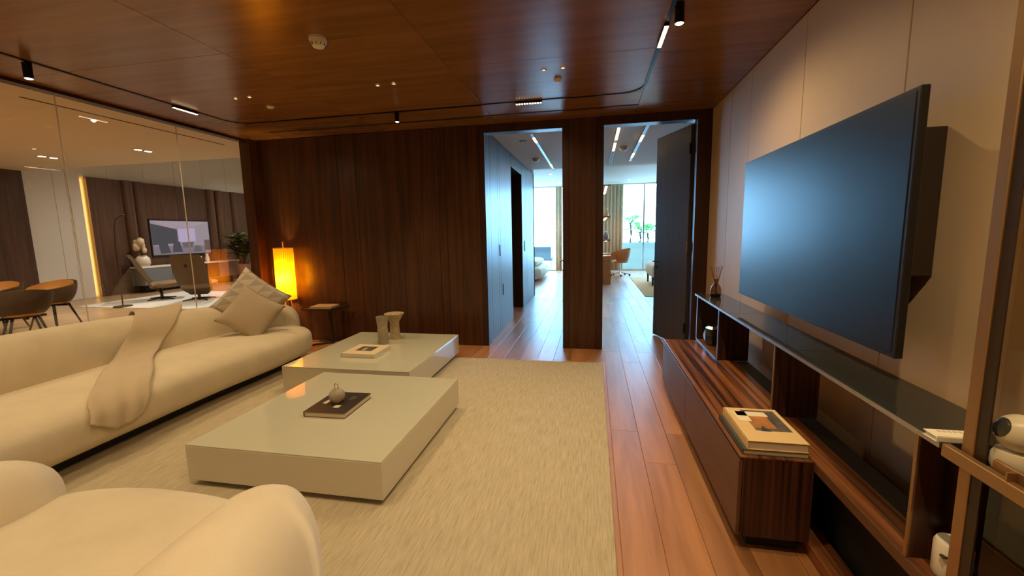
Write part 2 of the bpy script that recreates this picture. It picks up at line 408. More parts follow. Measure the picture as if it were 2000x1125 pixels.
part('pillar_panel', box(BM(), D1[1]+0.078, D2[0]-0.083, D-0.002, D+DT, 0, ZC), 'walnut_wall', wf)
part('pillar_panel', box(BM(), D2[0]-0.08, D2[0], D-0.006, D+DT, 0, ZC), 'walnut_frame', wf)
part('door_header', box(BM(), D2[0], D2[1], D-0.006, D+DT, DH, ZC), 'walnut_frame', wf)
part('door_frame', box(BM(), D2[1], XW, D-0.006, D+DT, 0, ZC), 'walnut_frame', wf)
struct('trim_1', bbox_(XG-0.02, XG+0.13, 4.86, D+DT, 0, ZC, 0.003), 'walnut_wall', 'dark walnut post where the glass meets the far wall')
# --- right wall: padded beige panels
wr = struct('wall_right', box(BM(), XW+0.012, XW+0.2, YB, D+DT, 0, ZC+0.05), 'brown_box', 'beige padded panel wall behind the television')
ys = [YB, -1.49, -0.60, 0.29, 1.18, 2.07, 2.96, 3.85, 4.35, D-0.004]
for a, b in zip(ys, ys[1:]):
    part('panel', bbox_(XW, XW+0.014, a+0.0025, b-0.0025, 0.0, ZC-0.003, 0.003, 2), 'beige_wall', wr)
# --- wall behind the camera
struct('wall_behind', box(BM(), XG, XW+0.2, YB-0.15, YB, 0, ZC), 'beige_wall', 'beige wall behind the viewer')
# --- ceiling
ce = struct('ceiling', box(BM(), XG-0.02, XW+0.2, YB-0.2, D+DT, ZC+0.012, ZC+0.15), 'dark_panel', 'brown wood veneer panel ceiling')
cx = [XG-0.02, -3.93, -2.52, -1.10, 0.44, XW]
cyl_ = {0: [YB, 0.6, 2.66, D], 1: [YB, 0.6, 2.66, 4.22, D], 2: [YB, 0.6, 2.66, 4.22, D], 3: [YB, 1.1, 3.27, 4.22, D], 4: [YB, 1.1, 3.36, D]}
for i in range(5):
    yy = cyl_[i]
    for a, b in zip(yy, yy[1:]):
        part('panel', bbox_(cx[i]+0.0015, cx[i+1]-0.0015, a+0.0015, b-0.0015, ZC, ZC+0.014, 0.001, 1), 'walnut_ceiling', ce)
# --- glass partition
wg = sroot('wall_left', 'frameless clear glass partition')
gy = [YB, -1.3, -0.24, 0.82, 1.88, 2.94, 4.0, 4.86]
for a, b in zip(gy, gy[1:]):
    bm = BM(); v = [bm.verts.new(p) for p in ((XG, a+0.0025, 0.01), (XG, b-0.0025, 0.01), (XG, b-0.0025, ZC-0.02), (XG, a+0.0025, ZC-0.02))]; bm.faces.new(v)
    part('pane', bm, 'pane_glass', wg)
    if b < 4.5: part('joint_strip', box(BM(), XG-0.005, XG+0.005, b-0.0025, b+0.0025, 0.01, ZC-0.02), 'joint_glint', wg)
part('head_channel', box(BM(), XG-0.05, XG+0.05, YB, 4.86, ZC-0.028, ZC), 'walnut_frame', wg)
part('floor_channel', box(BM(), XG-0.02, XG+0.02, YB, 4.86, -0.005, 0.012), 'black_metal', wg)

# ------------------------------------------------------------------ lounge behind the glass
XL = -12.3
struct('floor_lounge', box(BM(), XL-0.3, XG-0.0, YB-0.2, 14.2, -0.2, 0.0), 'light_floor', 'pale timber floor of the lounge beyond the glass')
struct('ceiling_lounge', box(BM(), XL-0.3, XG-0.03, YB-0.2, 7.22, 2.95, 4.3), 'cream_ceiling', 'cream ceiling of the lounge beyond the glass')
struct('ceiling_void', box(BM(), XL-0.3, XG-0.03, 7.22, 14.2, 4.2, 4.3), 'white_ceiling')
struct('trim_2', box(BM(), XG-0.12, XG-0.0, YB, D+DT, ZC, 2.96), 'cream_ceiling')
ww = struct('wall_lounge_west', box(BM(), XL-0.2, XL-0.012, YB, 14.2, 0, 4.2), 'black_soft', 'white panelled wall of the lounge')
yy = [7.22, 7.75, 8.0, 8.9, 9.8, 10.7, 11.6, 12.5, 13.4, 14.2]
for a, b in zip(yy, yy[1:]): part('panel', bbox_(XL-0.014, XL, a+0.003, b-0.003, 0, 4.2, 0.002, 1), 'white_wall', ww)
for a, b in ((YB, 3.0), (3.0, 5.2), (5.2, 7.2)): part('panel', bbox_(XL-0.014, XL+0.05, a+0.004, b-0.004, 0, 2.95, 0.002, 1), 'lounge_wood', ww)
struct('wall_lounge_north', box(BM(), XL, XG+0.15, 14.2, 14.35, 0, 4.2), 'white_wall')
struct('wall_lounge_south', box(BM(), XL, XG, YB-0.15, YB, 0, 2.95), 'white_wall')
struct('wall_lounge_east', box(BM(), XG-0.0, XG+0.15, D+DT, 14.2, 0, 4.2), 'white_wall')
# wood media wall with rounded pilasters and an amber LED edge
mwl = thing('media_wall', 'dark walnut media wall with rounded pilasters in the lounge beyond the glass', 'wall panel', (XL+0.09, 10.8, 0))
segs = [(8.34, 9.12), (9.62, 10.6), (10.6, 11.58), (12.13, 12.52), (12.74, 13.6)]
for a, b in segs: part('panel', bbox_(XL+0.03, XL+0.11, a+0.004, b-0.004, 0.0, 2.97, 0.003, 1), 'lounge_wood', mwl)
for yc, r in ((9.24, 0.14), (9.52, 0.13), (11.70, 0.14), (12.02, 0.13), (12.62, 0.13)):
    bm = lathe([(0, 0), (r, 0), (r, 2.97), (0, 2.97)], 24, XL+0.09, yc); part('pilaster', bm, 'lounge_wood', mwl, smooth=0.6)
part('led_strip', box(BM(), XL+0.012, XL+0.026, 8.332, 8.345, 0, 2.97), 'led_amber', mwl)
lamp('led_edge_light', 'AREA', (XL+0.05, 8.27, 1.48), 4, (1.0, 0.55, 0.12), mwl, rot=(-PI/2, 0, 0), shape='RECTANGLE', size=0.05, size_y=2.9)
bpy.data.objects['led_edge_light'].rotation_euler = (PI/2, 0, 0)

# ------------------------------------------------------------------ rooms beyond the doors
CW = -1.30
wc = struct('wall_corridor', box(box(box(BM(), CW-0.2, CW-0.012, D+DT, 6.75, 0, ZC), CW-0.2, CW-0.012, 7.75, 9.4, 0, ZC), CW-0.2, CW-0.012, 6.75, 7.75, 2.46, ZC), 'dark_panel', 'grey brown panelled corridor wall beyond the left doorway')
for a, b in ((D+DT, 5.32), (5.32, 5.75), (5.75, 5.88), (5.88, 6.74), (7.76, 8.3), (8.3, 8.85), (8.85, 9.4)):
    part('panel', bbox_(CW-0.012, CW, a+0.003, b-0.003, 0, ZC-0.003, 0.0015, 1), 'walnut_wall', wc)
part('panel', bbox_(CW-0.012, CW, 6.75, 7.75, 2.46, ZC-0.003, 0.0015, 1), 'walnut_wall', wc)
part('niche_back', box(BM(), CW-0.9, CW-0.8, 6.6, 7.9, 0, 2.6), 'dark_panel', wc)
part('switch_plate', bbox_(CW, CW+0.008, 5.82, 5.86, 1.08, 1.24, 0.002, 1), 'black', wc)
part('switch_plate', bbox_(CW, CW+0.008, 5.98, 6.02, 0.5, 0.66, 0.002, 1), 'black', wc)
part('switch_plate', bbox_(CW, CW+0.008, 8.0, 8.05, 1.05, 1.25, 0.002, 1), 'black', wc)
struct('wall_corridor_end', box(BM(), -4.2, CW-0.0, 9.25, 9.4, 0, 3.03), 'white_wall')
struct('wall_suite_west', box(BM(), -4.35, -4.2, D+DT, 15.4, 0, 3.03), 'white_wall')
struct('wall_suite_east', box(BM(), 4.6, 4.75, D+DT, 15.4, 0, 3.03), 'white_wall')
struct('wall_suite_south', box(BM(), XW+0.0, 4.6, D+0.0, D+DT, 0, ZC), 'walnut_wall')
struct('ceiling_suite', box(BM(), -4.35, 4.75, D+DT, 8.7, ZC, 3.2), 'white_ceiling', 'white ceiling just beyond the doorways')
struct('ceiling_suite_high', box(BM(), -4.35, 4.75, 8.7, 15.45, 3.03, 3.2), 'white_ceiling')
# window wall
wn = sroot('window_1', 'full height window wall at the far end')
for x in (-4.2, -2.9, -1.05, 0.4, 1.723, 3.05, 4.5):
    part('mullion', bbox_(x-0.025, x+0.025, 15.38, 15.46, 0, 3.03, 0.002, 1), 'steel', wn)
part('sill', box(BM(), -4.2, 4.6, 15.36, 15.48, -0.01, 0.05), 'steel', wn)
part('head', box(BM(), -4.2, 4.6, 15.36, 15.48, 2.99, 3.04), 'steel', wn)
wx = (-4.2, -2.9, -1.05, 0.4, 1.723, 3.05, 4.5)
for a, b in zip(wx, wx[1:]):
    bm = BM(); bm.faces.new([bm.verts.new(p) for p in ((a+.025, 15.42, 0.05), (b-.025, 15.42, 0.05), (b-.025, 15.42, 2.99), (a+.025, 15.42, 2.99))]); part('pane', bm, 'window_glass', wn)
struct('terrace', box(BM(), -9, 10, 15.45, 24, -0.3, -0.04), 'terrace_stone', 'pale stone terrace outside the window')
# doors
d2 = thing('door_leaf', 'dark walnut door leaf standing open in the right doorway', 'door', (1.085, 5.14, 0), math.atan2(5.83-5.14, 0.82-1.085))
Ld = math.hypot(5.83-5.14, 0.82-1.085)
part('leaf', bbox_(0, Ld, -0.025, 0.025, 0.012, 2.56, 0.003, 1), 'leaf_veneer', d2, local=True)
hp = part('handle', tube([(Ld-0.06, 0.025, 1.0), (Ld-0.06, 0.075, 1.0)], 0.009, 10), 'black_metal', d2, local=True)
link('lever', tube([(Ld-0.05, 0.07, 1.0), (Ld-0.19, 0.07, 1.0)], 0.009, 10), 'black_metal', hp)
part('lock_rose', bbox_(Ld-0.085, Ld-0.045, 0.025, 0.033, 0.90, 0.94, 0.002, 1), 'black_metal', d2, local=True)
for z in (0.25, 1.2, 2.3): part('hinge', bbox_(-0.012, 0.012, 0.02, 0.04, z-0.06, z+0.06, 0.002, 1), 'brass' if z == 1.2 else 'black_metal', d2, local=True)
d1 = thing('door_leaf', 'dark walnut door leaf folded back behind the pillar in the left doorway', 'door', (-0.335, 5.15, 0), PI/2+0.06)
part('leaf', bbox_(0, 0.86, -0.02, 0.02, 0.012, 2.56, 0.003, 1), 'walnut_frame', d1, local=True)
hp = part('handle', tube([(0.8, 0.02, 1.0), (0.8, 0.075, 1.0)], 0.009, 10), 'black_metal', d1, local=True)
link('lever', tube([(0.81, 0.07, 1.0), (0.68, 0.07, 1.0)], 0.009, 10), 'black_metal', hp)
for z in (0.25, 2.3): part('hinge', bbox_(-0.014, 0.014, 0.01, 0.03, z-0.06, z+0.06, 0.002, 1), 'brass', d1, local=True)

# ================================================================== LIGHT FITTINGS OF THE LIVING ROOM
def rrect(x0, x1, y0, y1, r, n=8):
    out = []
    for (cx_, cy_, a0) in ((x1-r, y1-r, 0), (x0+r, y1-r, PI/2), (x0+r, y0+r, PI), (x1-r, y0+r, 1.5*PI)):
        for k in range(n+1):
            a = a0+PI/2*k/n; out.append((cx_+r*math.cos(a), cy_+r*math.sin(a)))
    return out
o_, i_ = rrect(-3.942, 0.452, -1.4, 4.242, 0.21), rrect(-3.918, 0.428, -1.376, 4.218, 0.186)
bm = BM(); n = len(o_)
for z0, z1 in ((ZC-0.007, ZC-0.0005),):
    A = [bm.verts.new((*p, z0)) for p in o_]; B = [bm.verts.new((*p, z0)) for p in i_]; C_ = [bm.verts.new((*p, z1)) for p in o_]; D_ = [bm.verts.new((*p, z1)) for p in i_]
    for k in range(n):
        j = (k+1) % n
        for q in ((A[k], B[k], B[j], A[j]), (A[k], A[j], C_[j], C_[k]), (B[j], B[k], D_[k], D_[j]), (C_[k], C_[j], D_[j], D_[k])): bm.faces.new(q)
bmesh.ops.recalc_face_normals(bm, faces=bm.faces[:])
single('light_track', bm, 'black_metal', 'slim black magnetic light track looping round the wood ceiling', 'light track')
single('slot_diffuser', bbox_(-3.87, 0.444, 4.626, 4.654, ZC-0.006, ZC+0.002, 0.001, 1), 'black', 'long narrow black air slot in the wood ceiling along the far wall', 'air vent')
def linear_light(x0, x1, y0, y1, label, cells=10, en=30.0, mat='cell_glow'):
    t = thing('linear_light', label, 'light', ((x0+x1)/2, (y0+y1)/2, ZC-0.028), 0, 'louvred track lights')
    part('housing', bbox_(x0, x1, y0, y1, ZC-0.024, ZC-0.006, 0.002, 1), 'black_metal', t)
    alongx = (x1-x0) > (y1-y0); L = (x1-x0) if alongx else (y1-y0)
    for k in range(cells):
        a = (k+0.24)/cells*L; b = (k+0.76)/cells*L
        r = (x0+a, x0+b, y0+0.003, y1-0.003) if alongx else (x0+0.003, x1-0.003, y0+a, y0+b)
        part('cell', box(BM(), *r, ZC-0.028, ZC-0.023), mat, t)
    lamp('linear_light_beam', 'SPOT', ((x0+x1)/2, (y0+y1)/2, ZC-0.034), en*LIVING_W, WARM, t, spot_size=2.9, spot_blend=1.0, shadow_soft_size=0.02)
    return t
linear_light(-3.945, -3.915, 3.49, 3.745, 'glowing ten cell track light beside the glass partition')
linear_light(-0.755, -0.495, 4.215, 4.245, 'glowing ten cell track light above the left doorway')
linear_light(0.421, 0.451, 2.90, 3.215, 'glowing strip light in the track above the television', 14, en=75)
linear_light(-3.945, -3.915, 0.4, 0.65, 'added unseen ten cell track light over the near end of the long sofa', en=40)  # this and the next two are added out of view for light
linear_light(0.425, 0.455, 0.5, 0.8, 'added unseen track light over the passage beside the display cabinet', en=95)
linear_light(-1.9, -1.6, -1.405, -1.375, 'added unseen track light on the run behind the viewer', en=40)
def track_spot(x, y, label, en=26.0, tilt=(0, 0, 0), r=0.026, h=0.095):
    t = thing('track_spotlight', label, 'spotlight', (x, y, ZC-0.12), 0, 'cylindrical track spotlights')
    part('adapter', bbox_(x-0.02, x+0.02, y-0.02, y+0.02, ZC-0.024, ZC-0.006, 0.002, 1), 'black_metal', t)
    part('body', lathe([(0, ZC-0.02), (r, ZC-0.02), (r, ZC-0.02-h), (r*0.9, ZC-0.02-h), (r*0.86, ZC-0.02-h+0.006), (0, ZC-0.02-h+0.006)], 24, x, y), 'black_metal', t, smooth=0.6)
    part('lens', lathe([(0, ZC-0.025-h), (r*0.6, ZC-0.024-h), (r*0.92, ZC-0.018-h)], 20, x, y), 'spot_glow', t, smooth=True)
    lamp('spotlight_beam', 'SPOT', (x, y, ZC-0.035-h), en*LIVING_W, WARM, t, rot=tilt, spot_size=1.5, spot_blend=0.8, shadow_soft_size=0.03)
track_spot(-3.955, 2.45, 'black track spotlight near the glass partition at the upper left')
track_spot(-2.02, 4.262, 'black track spotlight hanging before the walnut wall', r=0.022, h=0.075)
track_spot(0.47, 2.68, 'track spotlight head at the top edge beside the strip light', 22)
def downlight(x, y, label, en=22.0):
    t = thing('downlight', label, 'downlight', (x, y, ZC-0.008), 0, 'small paired ceiling downlights')
    part('trim_ring', lathe([(0.021, ZC-0.001), (0.021, ZC-0.006), (0.015, ZC-0.008), (0.012, ZC-0.004)], 20, x, y), 'brass', t, smooth=True)
    part('lens', lathe([(0.0, ZC-0.0045), (0.0125, ZC-0.004)], 20, x, y), 'downlight_glow', t)
    lamp('downlight_beam', 'SPOT', (x, y, ZC-0.02), en*LIVING_W, WARM, t, spot_size=1.9, spot_blend=0.9, shadow_soft_size=0.05)
for (xa, xb, nm) in ((-3.22, -3.07, 'near the glass partition'), (-1.81, -1.66, 'over the far coffee table'), (-0.39, -0.24, 'toward the pillar between the doors')):
    downlight(xa, 3.48, 'tiny brass ceiling downlight %s, left one of its pair' % nm); downlight(xb, 3.475, 'tiny brass ceiling downlight %s, right one of its pair' % nm)
    for y_, w_ in ((1.3, 'out of view above'), (-1.0, 'behind the viewer')):  # two added rows out of view that light the near room
        downlight(xa, y_, 'tiny added downlight %s %s, left one' % (w_, nm), 25); downlight(xb, y_, 'tiny added downlight %s %s, right one' % (w_, nm), 25)
def detector(x, y, r, h, label, base=ZC, slots=True):
    t = thing('smoke_detector', label, 'smoke detector', (x, y, base-h), 0, 'ceiling sensors')
    part('base', lathe([(0, base), (r, base), (r, base-h*0.3), (r*0.95, base-h*0.36)], 28, x, y), 'detector_white', t, smooth=0.6)
    part('dome', lathe([(r*0.95, base-h*0.36), (r*0.86, base-h*0.62), (r*0.62, base-h*0.92), (r*0.3, base-h), (0, base-h)], 28, x, y), 'detector_white', t, smooth=0.6)
    if slots:
        for k in range(10):
            a = 2*PI*k/10; bm = box(BM(), -0.005, 0.005, -0.0014, 0.0014, -h*0.1, h*0.1)
            bm.transform(Matrix.Translation((x+r*0.80*math.cos(a), y+r*0.80*math.sin(a), base-h*0.72)) @ Matrix.Rotation(a, 4, 'Z')); part('vent_slot', bm, 'brown_box', t)
detector(-1.75, 2.60, 0.055, 0.062, 'large domed cream smoke detector on the wood ceiling')
detector(-3.105, 3.77, 0.035, 0.02, 'small flat cream ceiling disc near the glass partition', slots=False)
detector(-0.30, 3.71, 0.033, 0.024, 'small flat white ceiling disc before the doorways', slots=False)

# ================================================================== RUG, TABLES, SOFAS
rg = single('area_rug', bbox_(-4.1, 0.105, -0.9, 4.408, 0.0, 0.016, 0.006, 2), 'woven_rug', 'large sand coloured woven rug under the coffee tables', 'rug')
def coffee_table(x0, x1, y0, y1, zt, label, zb=0.05):
    t = thing('coffee_table', label, 'coffee table', ((x0+x1)/2, (y0+y1)/2, 0.016), 0, 'low square lacquered coffee tables')
    part('plinth', box(BM(), x0+0.07, x1-0.07, y0+0.05, y1-0.07, 0.016, zb), 'black_soft', t)
    part('body', bbox_(x0, x1, y0, y1, zb, zt-0.008, 0.003, 2), 'lacquer', t)
    part('glass_top', bbox_(x0+0.001, x1-0.001, y0+0.001, y1-0.001, zt-0.007, zt, 0.002, 2), 'glass_top', t)
coffee_table(-2.245, -1.05, 1.825, 3.07, 0.26, 'low square greige coffee table nearest, holding the dark book')
coffee_table(-2.73, -1.51, 3.165, 4.485, 0.26, 'low square greige coffee table farther back, holding the two stone vases')

# long crescent sofa
so = thing('crescent_sofa', 'long curved cream boucle sofa with a throw along the glass partition', 'sofa', (-3.75, 2.2, 0.016))
seat_ctrl = [(-3.36, -0.1, 0.44, 0.07, 0.43), (-3.40, 0.7, 0.46, 0.07, 0.43), (-3.45, 1.5, 0.47, 0.07, 0.43), (-3.50, 2.3, 0.48, 0.07, 0.43), (-3.52, 2.9, 0.48, 0.07, 0.43), (-3.50, 3.5, 0.47, 0.07, 0.425), (-3.50, 4.0, 0.42, 0.07, 0.42), (-3.53, 4.27, 0.38, 0.07, 0.41)]
part('seat', bolster(seat_ctrl, 60, 36, e=3.2, capR=0.28), 'boucle', so, smooth=True)
back_ctrl = [(-3.92, -0.1, 0.17, 0.10, 0.68), (-4.02, 0.7, 0.19, 0.10, 0.72), (-4.08, 1.5, 0.20, 0.10, 0.735), (-4.12, 2.3, 0.20, 0.10, 0.735), (-4.08, 2.9, 0.20, 0.10, 0.725), (-3.95, 3.5, 0.19, 0.10, 0.70), (-3.72, 3.98, 0.17, 0.10, 0.66), (-3.38, 4.27, 0.14, 0.10, 0.60)]
part('backrest', bolster(back_ctrl, 60, 32, e=2.6, lean=-0.10, capR=0.15), 'boucle', so, smooth=True)
part('plinth', bolster([(c[0]-0.05, c[1], c[2]-0.12, 0.016, 0.085) for c in seat_ctrl], 40, 16, e=8, capR=0.3), 'black_soft', so)
# throw draped over it
prof = [(-4.405, 0.50, 3.40, 0.20), (-4.37, 0.665, 3.36, 0.20), (-4.22, 0.746, 3.29, 0.20), (-4.08, 0.735, 3.22, 0.20), (-3.975, 0.63, 3.08, 0.19), (-3.90, 0.50, 2.92, 0.185), (-3.77, 0.450, 2.76, 0.18), (-3.5, 0.446, 2.50, 0.18), (-3.25, 0.442, 2.30, 0.19), (-3.08, 0.40, 2.14, 0.19), (-3.003, 0.31, 2.06, 0.18), (-2.992, 0.20, 2.02, 0.15)]
cp = smooth_path(prof, 46); bm = BM(); rows = []
for i, p in enumerate(cp):
    row = []
    for j in range(17):
        s = j/16*2-1; y = p[2]+s*p[3]; dxs = (y-2.6)*0.02 if p[0] > -3.9 else (0.16*max(0, y-3.05) if y > 3.05 else 0)
        w = 0.010*math.sin(s*7+i*0.12)*(i/46)**2 + 0.004*math.sin(s*15)
        zz = p[1] + (abs(w) if 18 < i < 40 else 0); xx = p[0]+dxs + (abs(w)*1.6 if i >= 40 else 0)
        if i > 42: zz += (0.10*max(0, -s)+0.03*max(0, s))*((i-42)/4)
        row.append(bm.verts.new((xx, y, zz)))
    rows.append(row)
for A, B in zip(rows, rows[1:]):
    for k in range(16): bm.faces.new((A[k], A[k+1], B[k+1], B[k]))
from mathutils.bvhtree import BVHTree
trees = []
for ch in so.children:
    if ch.name.startswith(('seat', 'backrest')):
        tb = BM(); tb.from_mesh(ch.data); bmesh.ops.translate(tb, verts=tb.verts[:], vec=Vector(so.location)); trees.append(BVHTree.FromBMesh(tb)); tb.free()
for it in range(4):
    for v in bm.verts:
        for tr_ in trees:
            h, nn, _, dd = tr_.find_nearest(v.co)
            if h is None: continue
            sd_ = (v.co-h).dot(nn)
            if sd_ < 0.010: v.co = h+nn*0.010
    if it < 3: bmesh.ops.smooth_vert(bm, verts=[v for r_ in rows[1:-1] for v in r_], factor=0.5, use_axis_x=True, use_axis_y=False, use_axis_z=True)
for i_, r_ in enumerate(rows):
    if i_ < 34: continue
    for j_, v in enumerate(r_):
        k_ = (i_-34)/12.0; rip = 0.011*(1+math.sin(j_*1.15+0.6))*k_
        v.co.x += rip if i_ > 39 else 0.3*rip; v.co.z += 0.5*rip if i_ <= 39 else 0.0
bmesh.ops.recalc_face_normals(bm, faces=bm.faces[:])
th = single('throw_blanket', bm, 'throw_wool', 'beige wool throw draped diagonally over the long sofa', 'blanket', smooth=True)
md = th.modifiers.new('thick', 'SOLIDIFY'); md.thickness = 0.008; md.offset = 1.0
# cushions
def cushion(name, c, size, thick, rot, mat, label, pipe=None):
    bm = BM(); n = 18; faces = {}
    for side in (1, -1):
        for i in range(n+1):
            for j in range(n+1):
                u, v = i/n*2-1, j/n*2-1; e = (1-u**4)*(1-v**4)
                k = 1-0.10*(u*u*(1-v*v)+v*v*(1-u*u)) - 0.0
                h = thick*math.sqrt(max(0, (1-u*u)*(1-v*v)))**0.85*(0.96+0.06*noise.noise((u*2, v*2, side)))
                faces[side, i, j] = (u*size/2*(1-0.09*(1-v*v)), side*h, v*size/2*(1-0.09*(1-u*u)))
    vs = {}
    for (s, i, j), p in faces.items():
        if s == -1 and (i in (0, n) or j in (0, n)): vs[s, i, j] = vs[1, i, j]
        else: vs[s, i, j] = bm.verts.new(p)
    for s in (1, -1):
        for i in range(n):
            for j in range(n):
                q = [vs[s, i, j], vs[s, i+1, j], vs[s, i+1, j+1], vs[s, i, j+1]]; bm.faces.new(q if s == 1 else q[::-1])
    bmesh.ops.recalc_face_normals(bm, faces=bm.faces[:])
    o = link(name, bm, mat, None, c, True); o.rotation_euler = rot; tag(o, label, 'cushion', 'cushions on the long sofa'); return o
cushion('throw_pillow', (-3.63, 3.86, 0.715), 0.56, 0.10, (math.radians(-22), math.radians(38), math.radians(22)), 'triangle_weave', 'cream cushion woven with rows of triangles at the sofa end')
cushion('throw_pillow', (-3.46, 3.66, 0.63), 0.46, 0.085, (math.radians(-30), math.radians(33), math.radians(20)), 'linen', 'plain beige linen cushion leaning before the patterned one')

# near lounge chair, open toward the tables
lc = thing('lounge_chair', 'rounded cream boucle lounge chair nearest the viewer at lower left', 'armchair', (-1.6, 0.55, 0.016))
part('seat', bolster([(-1.58, -0.35, 0.62, 0.07, 0.40), (-1.60, 0.1, 0.66, 0.07, 0.40), (-1.62, 0.6, 0.68, 0.07, 0.425), (-1.64, 1.0, 0.66, 0.07, 0.425), (-1.64, 1.35, 0.60, 0.07, 0.425)], 40, 44, e=2.8, capR=0.22), 'boucle', lc, smooth=True)
part('backrest', bolster([(-1.04, 1.19, 0.15, 0.10, 0.625), (-0.98, 0.87, 0.19, 0.10, 0.64), (-0.93, 0.4, 0.20, 0.10, 0.66), (-1.08, -0.15, 0.20, 0.10, 0.68), (-1.58, -0.42, 0.20, 0.10, 0.69), (-2.05, -0.15, 0.20, 0.10, 0.68), (-2.20, 0.4, 0.20, 0.10, 0.65), (-2.24, 0.85, 0.20, 0.10, 0.60), (-2.19, 1.25, 0.17, 0.10, 0.555)], 90, 32, e=2.4, lean=0.0, capR=0.20), 'boucle', lc, smooth=True)
part('plinth', lathe([(0, 0.016), (0.5, 0.016), (0.5, 0.08), (0, 0.08)], 32, -1.62, 0.45), 'black_soft', lc)

# ------------------------------------------------------------------ things on the tables
def book(name, x0, x1, y0, y1, z0, th, cover, pages, label, spine='x0', rot=0.0, c=0.0025):
    cx_, cy_ = (x0+x1)/2, (y0+y1)/2; t = thing(name, label, 'book', (cx_, cy_, z0), rot); w, l = (x1-x0)/2, (y1-y0)/2
    part('page_block', box(BM(), -w+0.004, w-0.004, -l+0.005, l-0.005, c, th-c), pages, t, local=True)
    part('back_cover', bbox_(-w, w, -l, l, 0, c, 0.0008, 1), cover, t, local=True)
    part('front_cover', bbox_(-w, w, -l, l, th-c, th, 0.0008, 1), cover, t, local=True)
    sp = {'x0': (-w-0.001, -w+0.004, -l, l), 'x1': (w-0.004, w+0.001, -l, l), 'y0': (-w, w, -l-0.001, -l+0.004)}[spine]
    part('spine', bbox_(*sp, 0, th, 0.001, 1), cover, t, local=True)
    return t
def decal(t, pts, z, mat, nm='cover_print'):
    part(nm, quadprism(pts, z, z+0.0006), mat, t, local=True)
b1 = book('art_book', -1.82, -1.535, 2.255, 2.60, 0.26, 0.034, 'cover_dark', 'paper', 'dark hardback book on the nearest coffee table, under the round stone box', 'x0', 0.03)
decal(b1, [(-0.10, -0.03), (-0.07, -0.04), (-0.06, 0.03), (-0.09, 0.04)], 0.034, 'cover_cream', 'title_print')
decal(b1, [(0.01, -0.09), (0.05, -0.09), (0.05, -0.05), (0.01, -0.05)], 0.034, 'cover_cream', 'title_print')
decal(b1, [(0.04, 0.05), (0.07, 0.04), (0.08, 0.10), (0.05, 0.11)], 0.034, 'print_dark', 'title_print')
bt = thing('stone_box', 'round grey stone box with a loop handle standing on the dark book', 'ornament', (-1.69, 2.43, 0.294))
part('body', lathe([(0, 0.294), (0.030, 0.294), (0.047, 0.312), (0.052, 0.334), (0.050, 0.345), (0.0, 0.345)], 28, -1.69, 2.43), 'stone', bt, smooth=0.7)
ld = part('lid', lathe([(0.051, 0.346), (0.047, 0.362), (0.033, 0.378), (0.012, 0.386), (0, 0.387)], 28, -1.69, 2.43), 'stone', bt, smooth=True)
part('loop', tube([(-1.69+0.014*math.cos(a), 2.43, 0.402+0.020*math.sin(a)) for a in [2*PI*k/14-PI/2 for k in range(15)]], 0.0035, 6), 'brass', bt, smooth=True, up_=ld)
b2 = book('art_book', -2.345, -2.0, 3.48, 3.81, 0.26, 0.042, 'cover_cream', 'paper_light', 'cream hardback book with a dark cover photo on the farther coffee table', 'x0', 0.0)
decal(b2, [(-0.09, -0.06), (0.08, -0.06), (0.08, 0.09), (-0.09, 0.09)], 0.042, 'print_dark', 'cover_photo')
decal(b2, [(-0.03, -0.05), (0.0, -0.05), (0.0, 0.03), (-0.03, 0.03)], 0.0424, 'paper', 'cover_photo')
single('stone_vase', lathe([(0, 0.26), (0.052, 0.26), (0.055, 0.30), (0.056, 0.40), (0.052, 0.43), (0.050, 0.437), (0.058, 0.50), (0.062, 0.555), (0.056, 0.556), (0.046, 0.48), (0.0, 0.46)], 32, -2.187, 4.005), 'stone', 'grey waisted stone vase in front on the farther coffee table', 'vase', 'stone vases', 0.8)
single('stone_vase', lathe([(0, 0.26), (0.060, 0.26), (0.056, 0.30), (0.050, 0.42), (0.050, 0.455), (0.062, 0.47), (0.098, 0.53), (0.108, 0.548), (0.100, 0.55), (0.06, 0.50), (0.0, 0.48)], 32, -2.155, 4.215), 'stone_warm', 'beige stone vase with a flared bowl top behind the grey one', 'vase', 'stone vases', 0.8)

# floor lamp and side table by the far wall
LX, LY = -3.985, 4.835
fl_ = thing('floor_lamp', 'glowing yellow pleated cylinder floor lamp in the corner behind the sofa', 'floor lamp', (LX, LY, 0))
RS = 0.118
bm = BM(); R1 = []; R2 = []
for k in range(120):
    a = 2*PI*k/120; r = RS*(1.0, 0.95, 0.88, 0.95)[k % 4]; R1.append(bm.verts.new((LX+r*math.cos(a), LY+r*math.sin(a), 0.585))); R2.append(bm.verts.new((LX+r*math.cos(a), LY+r*math.sin(a), 1.262)))
for k in range(120): bm.faces.new((R1[k], R1[(k+1) % 120], R2[(k+1) % 120], R2[k]))
sh = part('shade', bm, 'ribbon_shade', fl_)
for z in (0.585, 1.262):
    part('rim', tube([(LX+RS*0.98*math.cos(2*PI*k/40), LY+RS*0.98*math.sin(2*PI*k/40), z) for k in range(41)], 0.005, 6), 'cover_tan', fl_, smooth=True, up_=sh)
part('stem', tube([(LX, LY, 0.30), (LX, LY, 1.345)], 0.009, 10), 'lamp_wood', fl_, smooth=0.6)
for k in range(3):
    a = 2*PI*k/3+0.5; part('leg', tube([(LX+0.03*math.cos(a), LY+0.03*math.sin(a), 0.62), (LX+0.12*math.cos(a), LY+0.12*math.sin(a), 0.0)], [0.009, 0.011], 10), 'lamp_wood', fl_, smooth=0.6)
part('hub', lathe([(0, 0.58), (0.04, 0.58), (0.04, 0.63), (0, 0.63)], 20, LX, LY), 'lamp_wood', fl_, smooth=0.6)
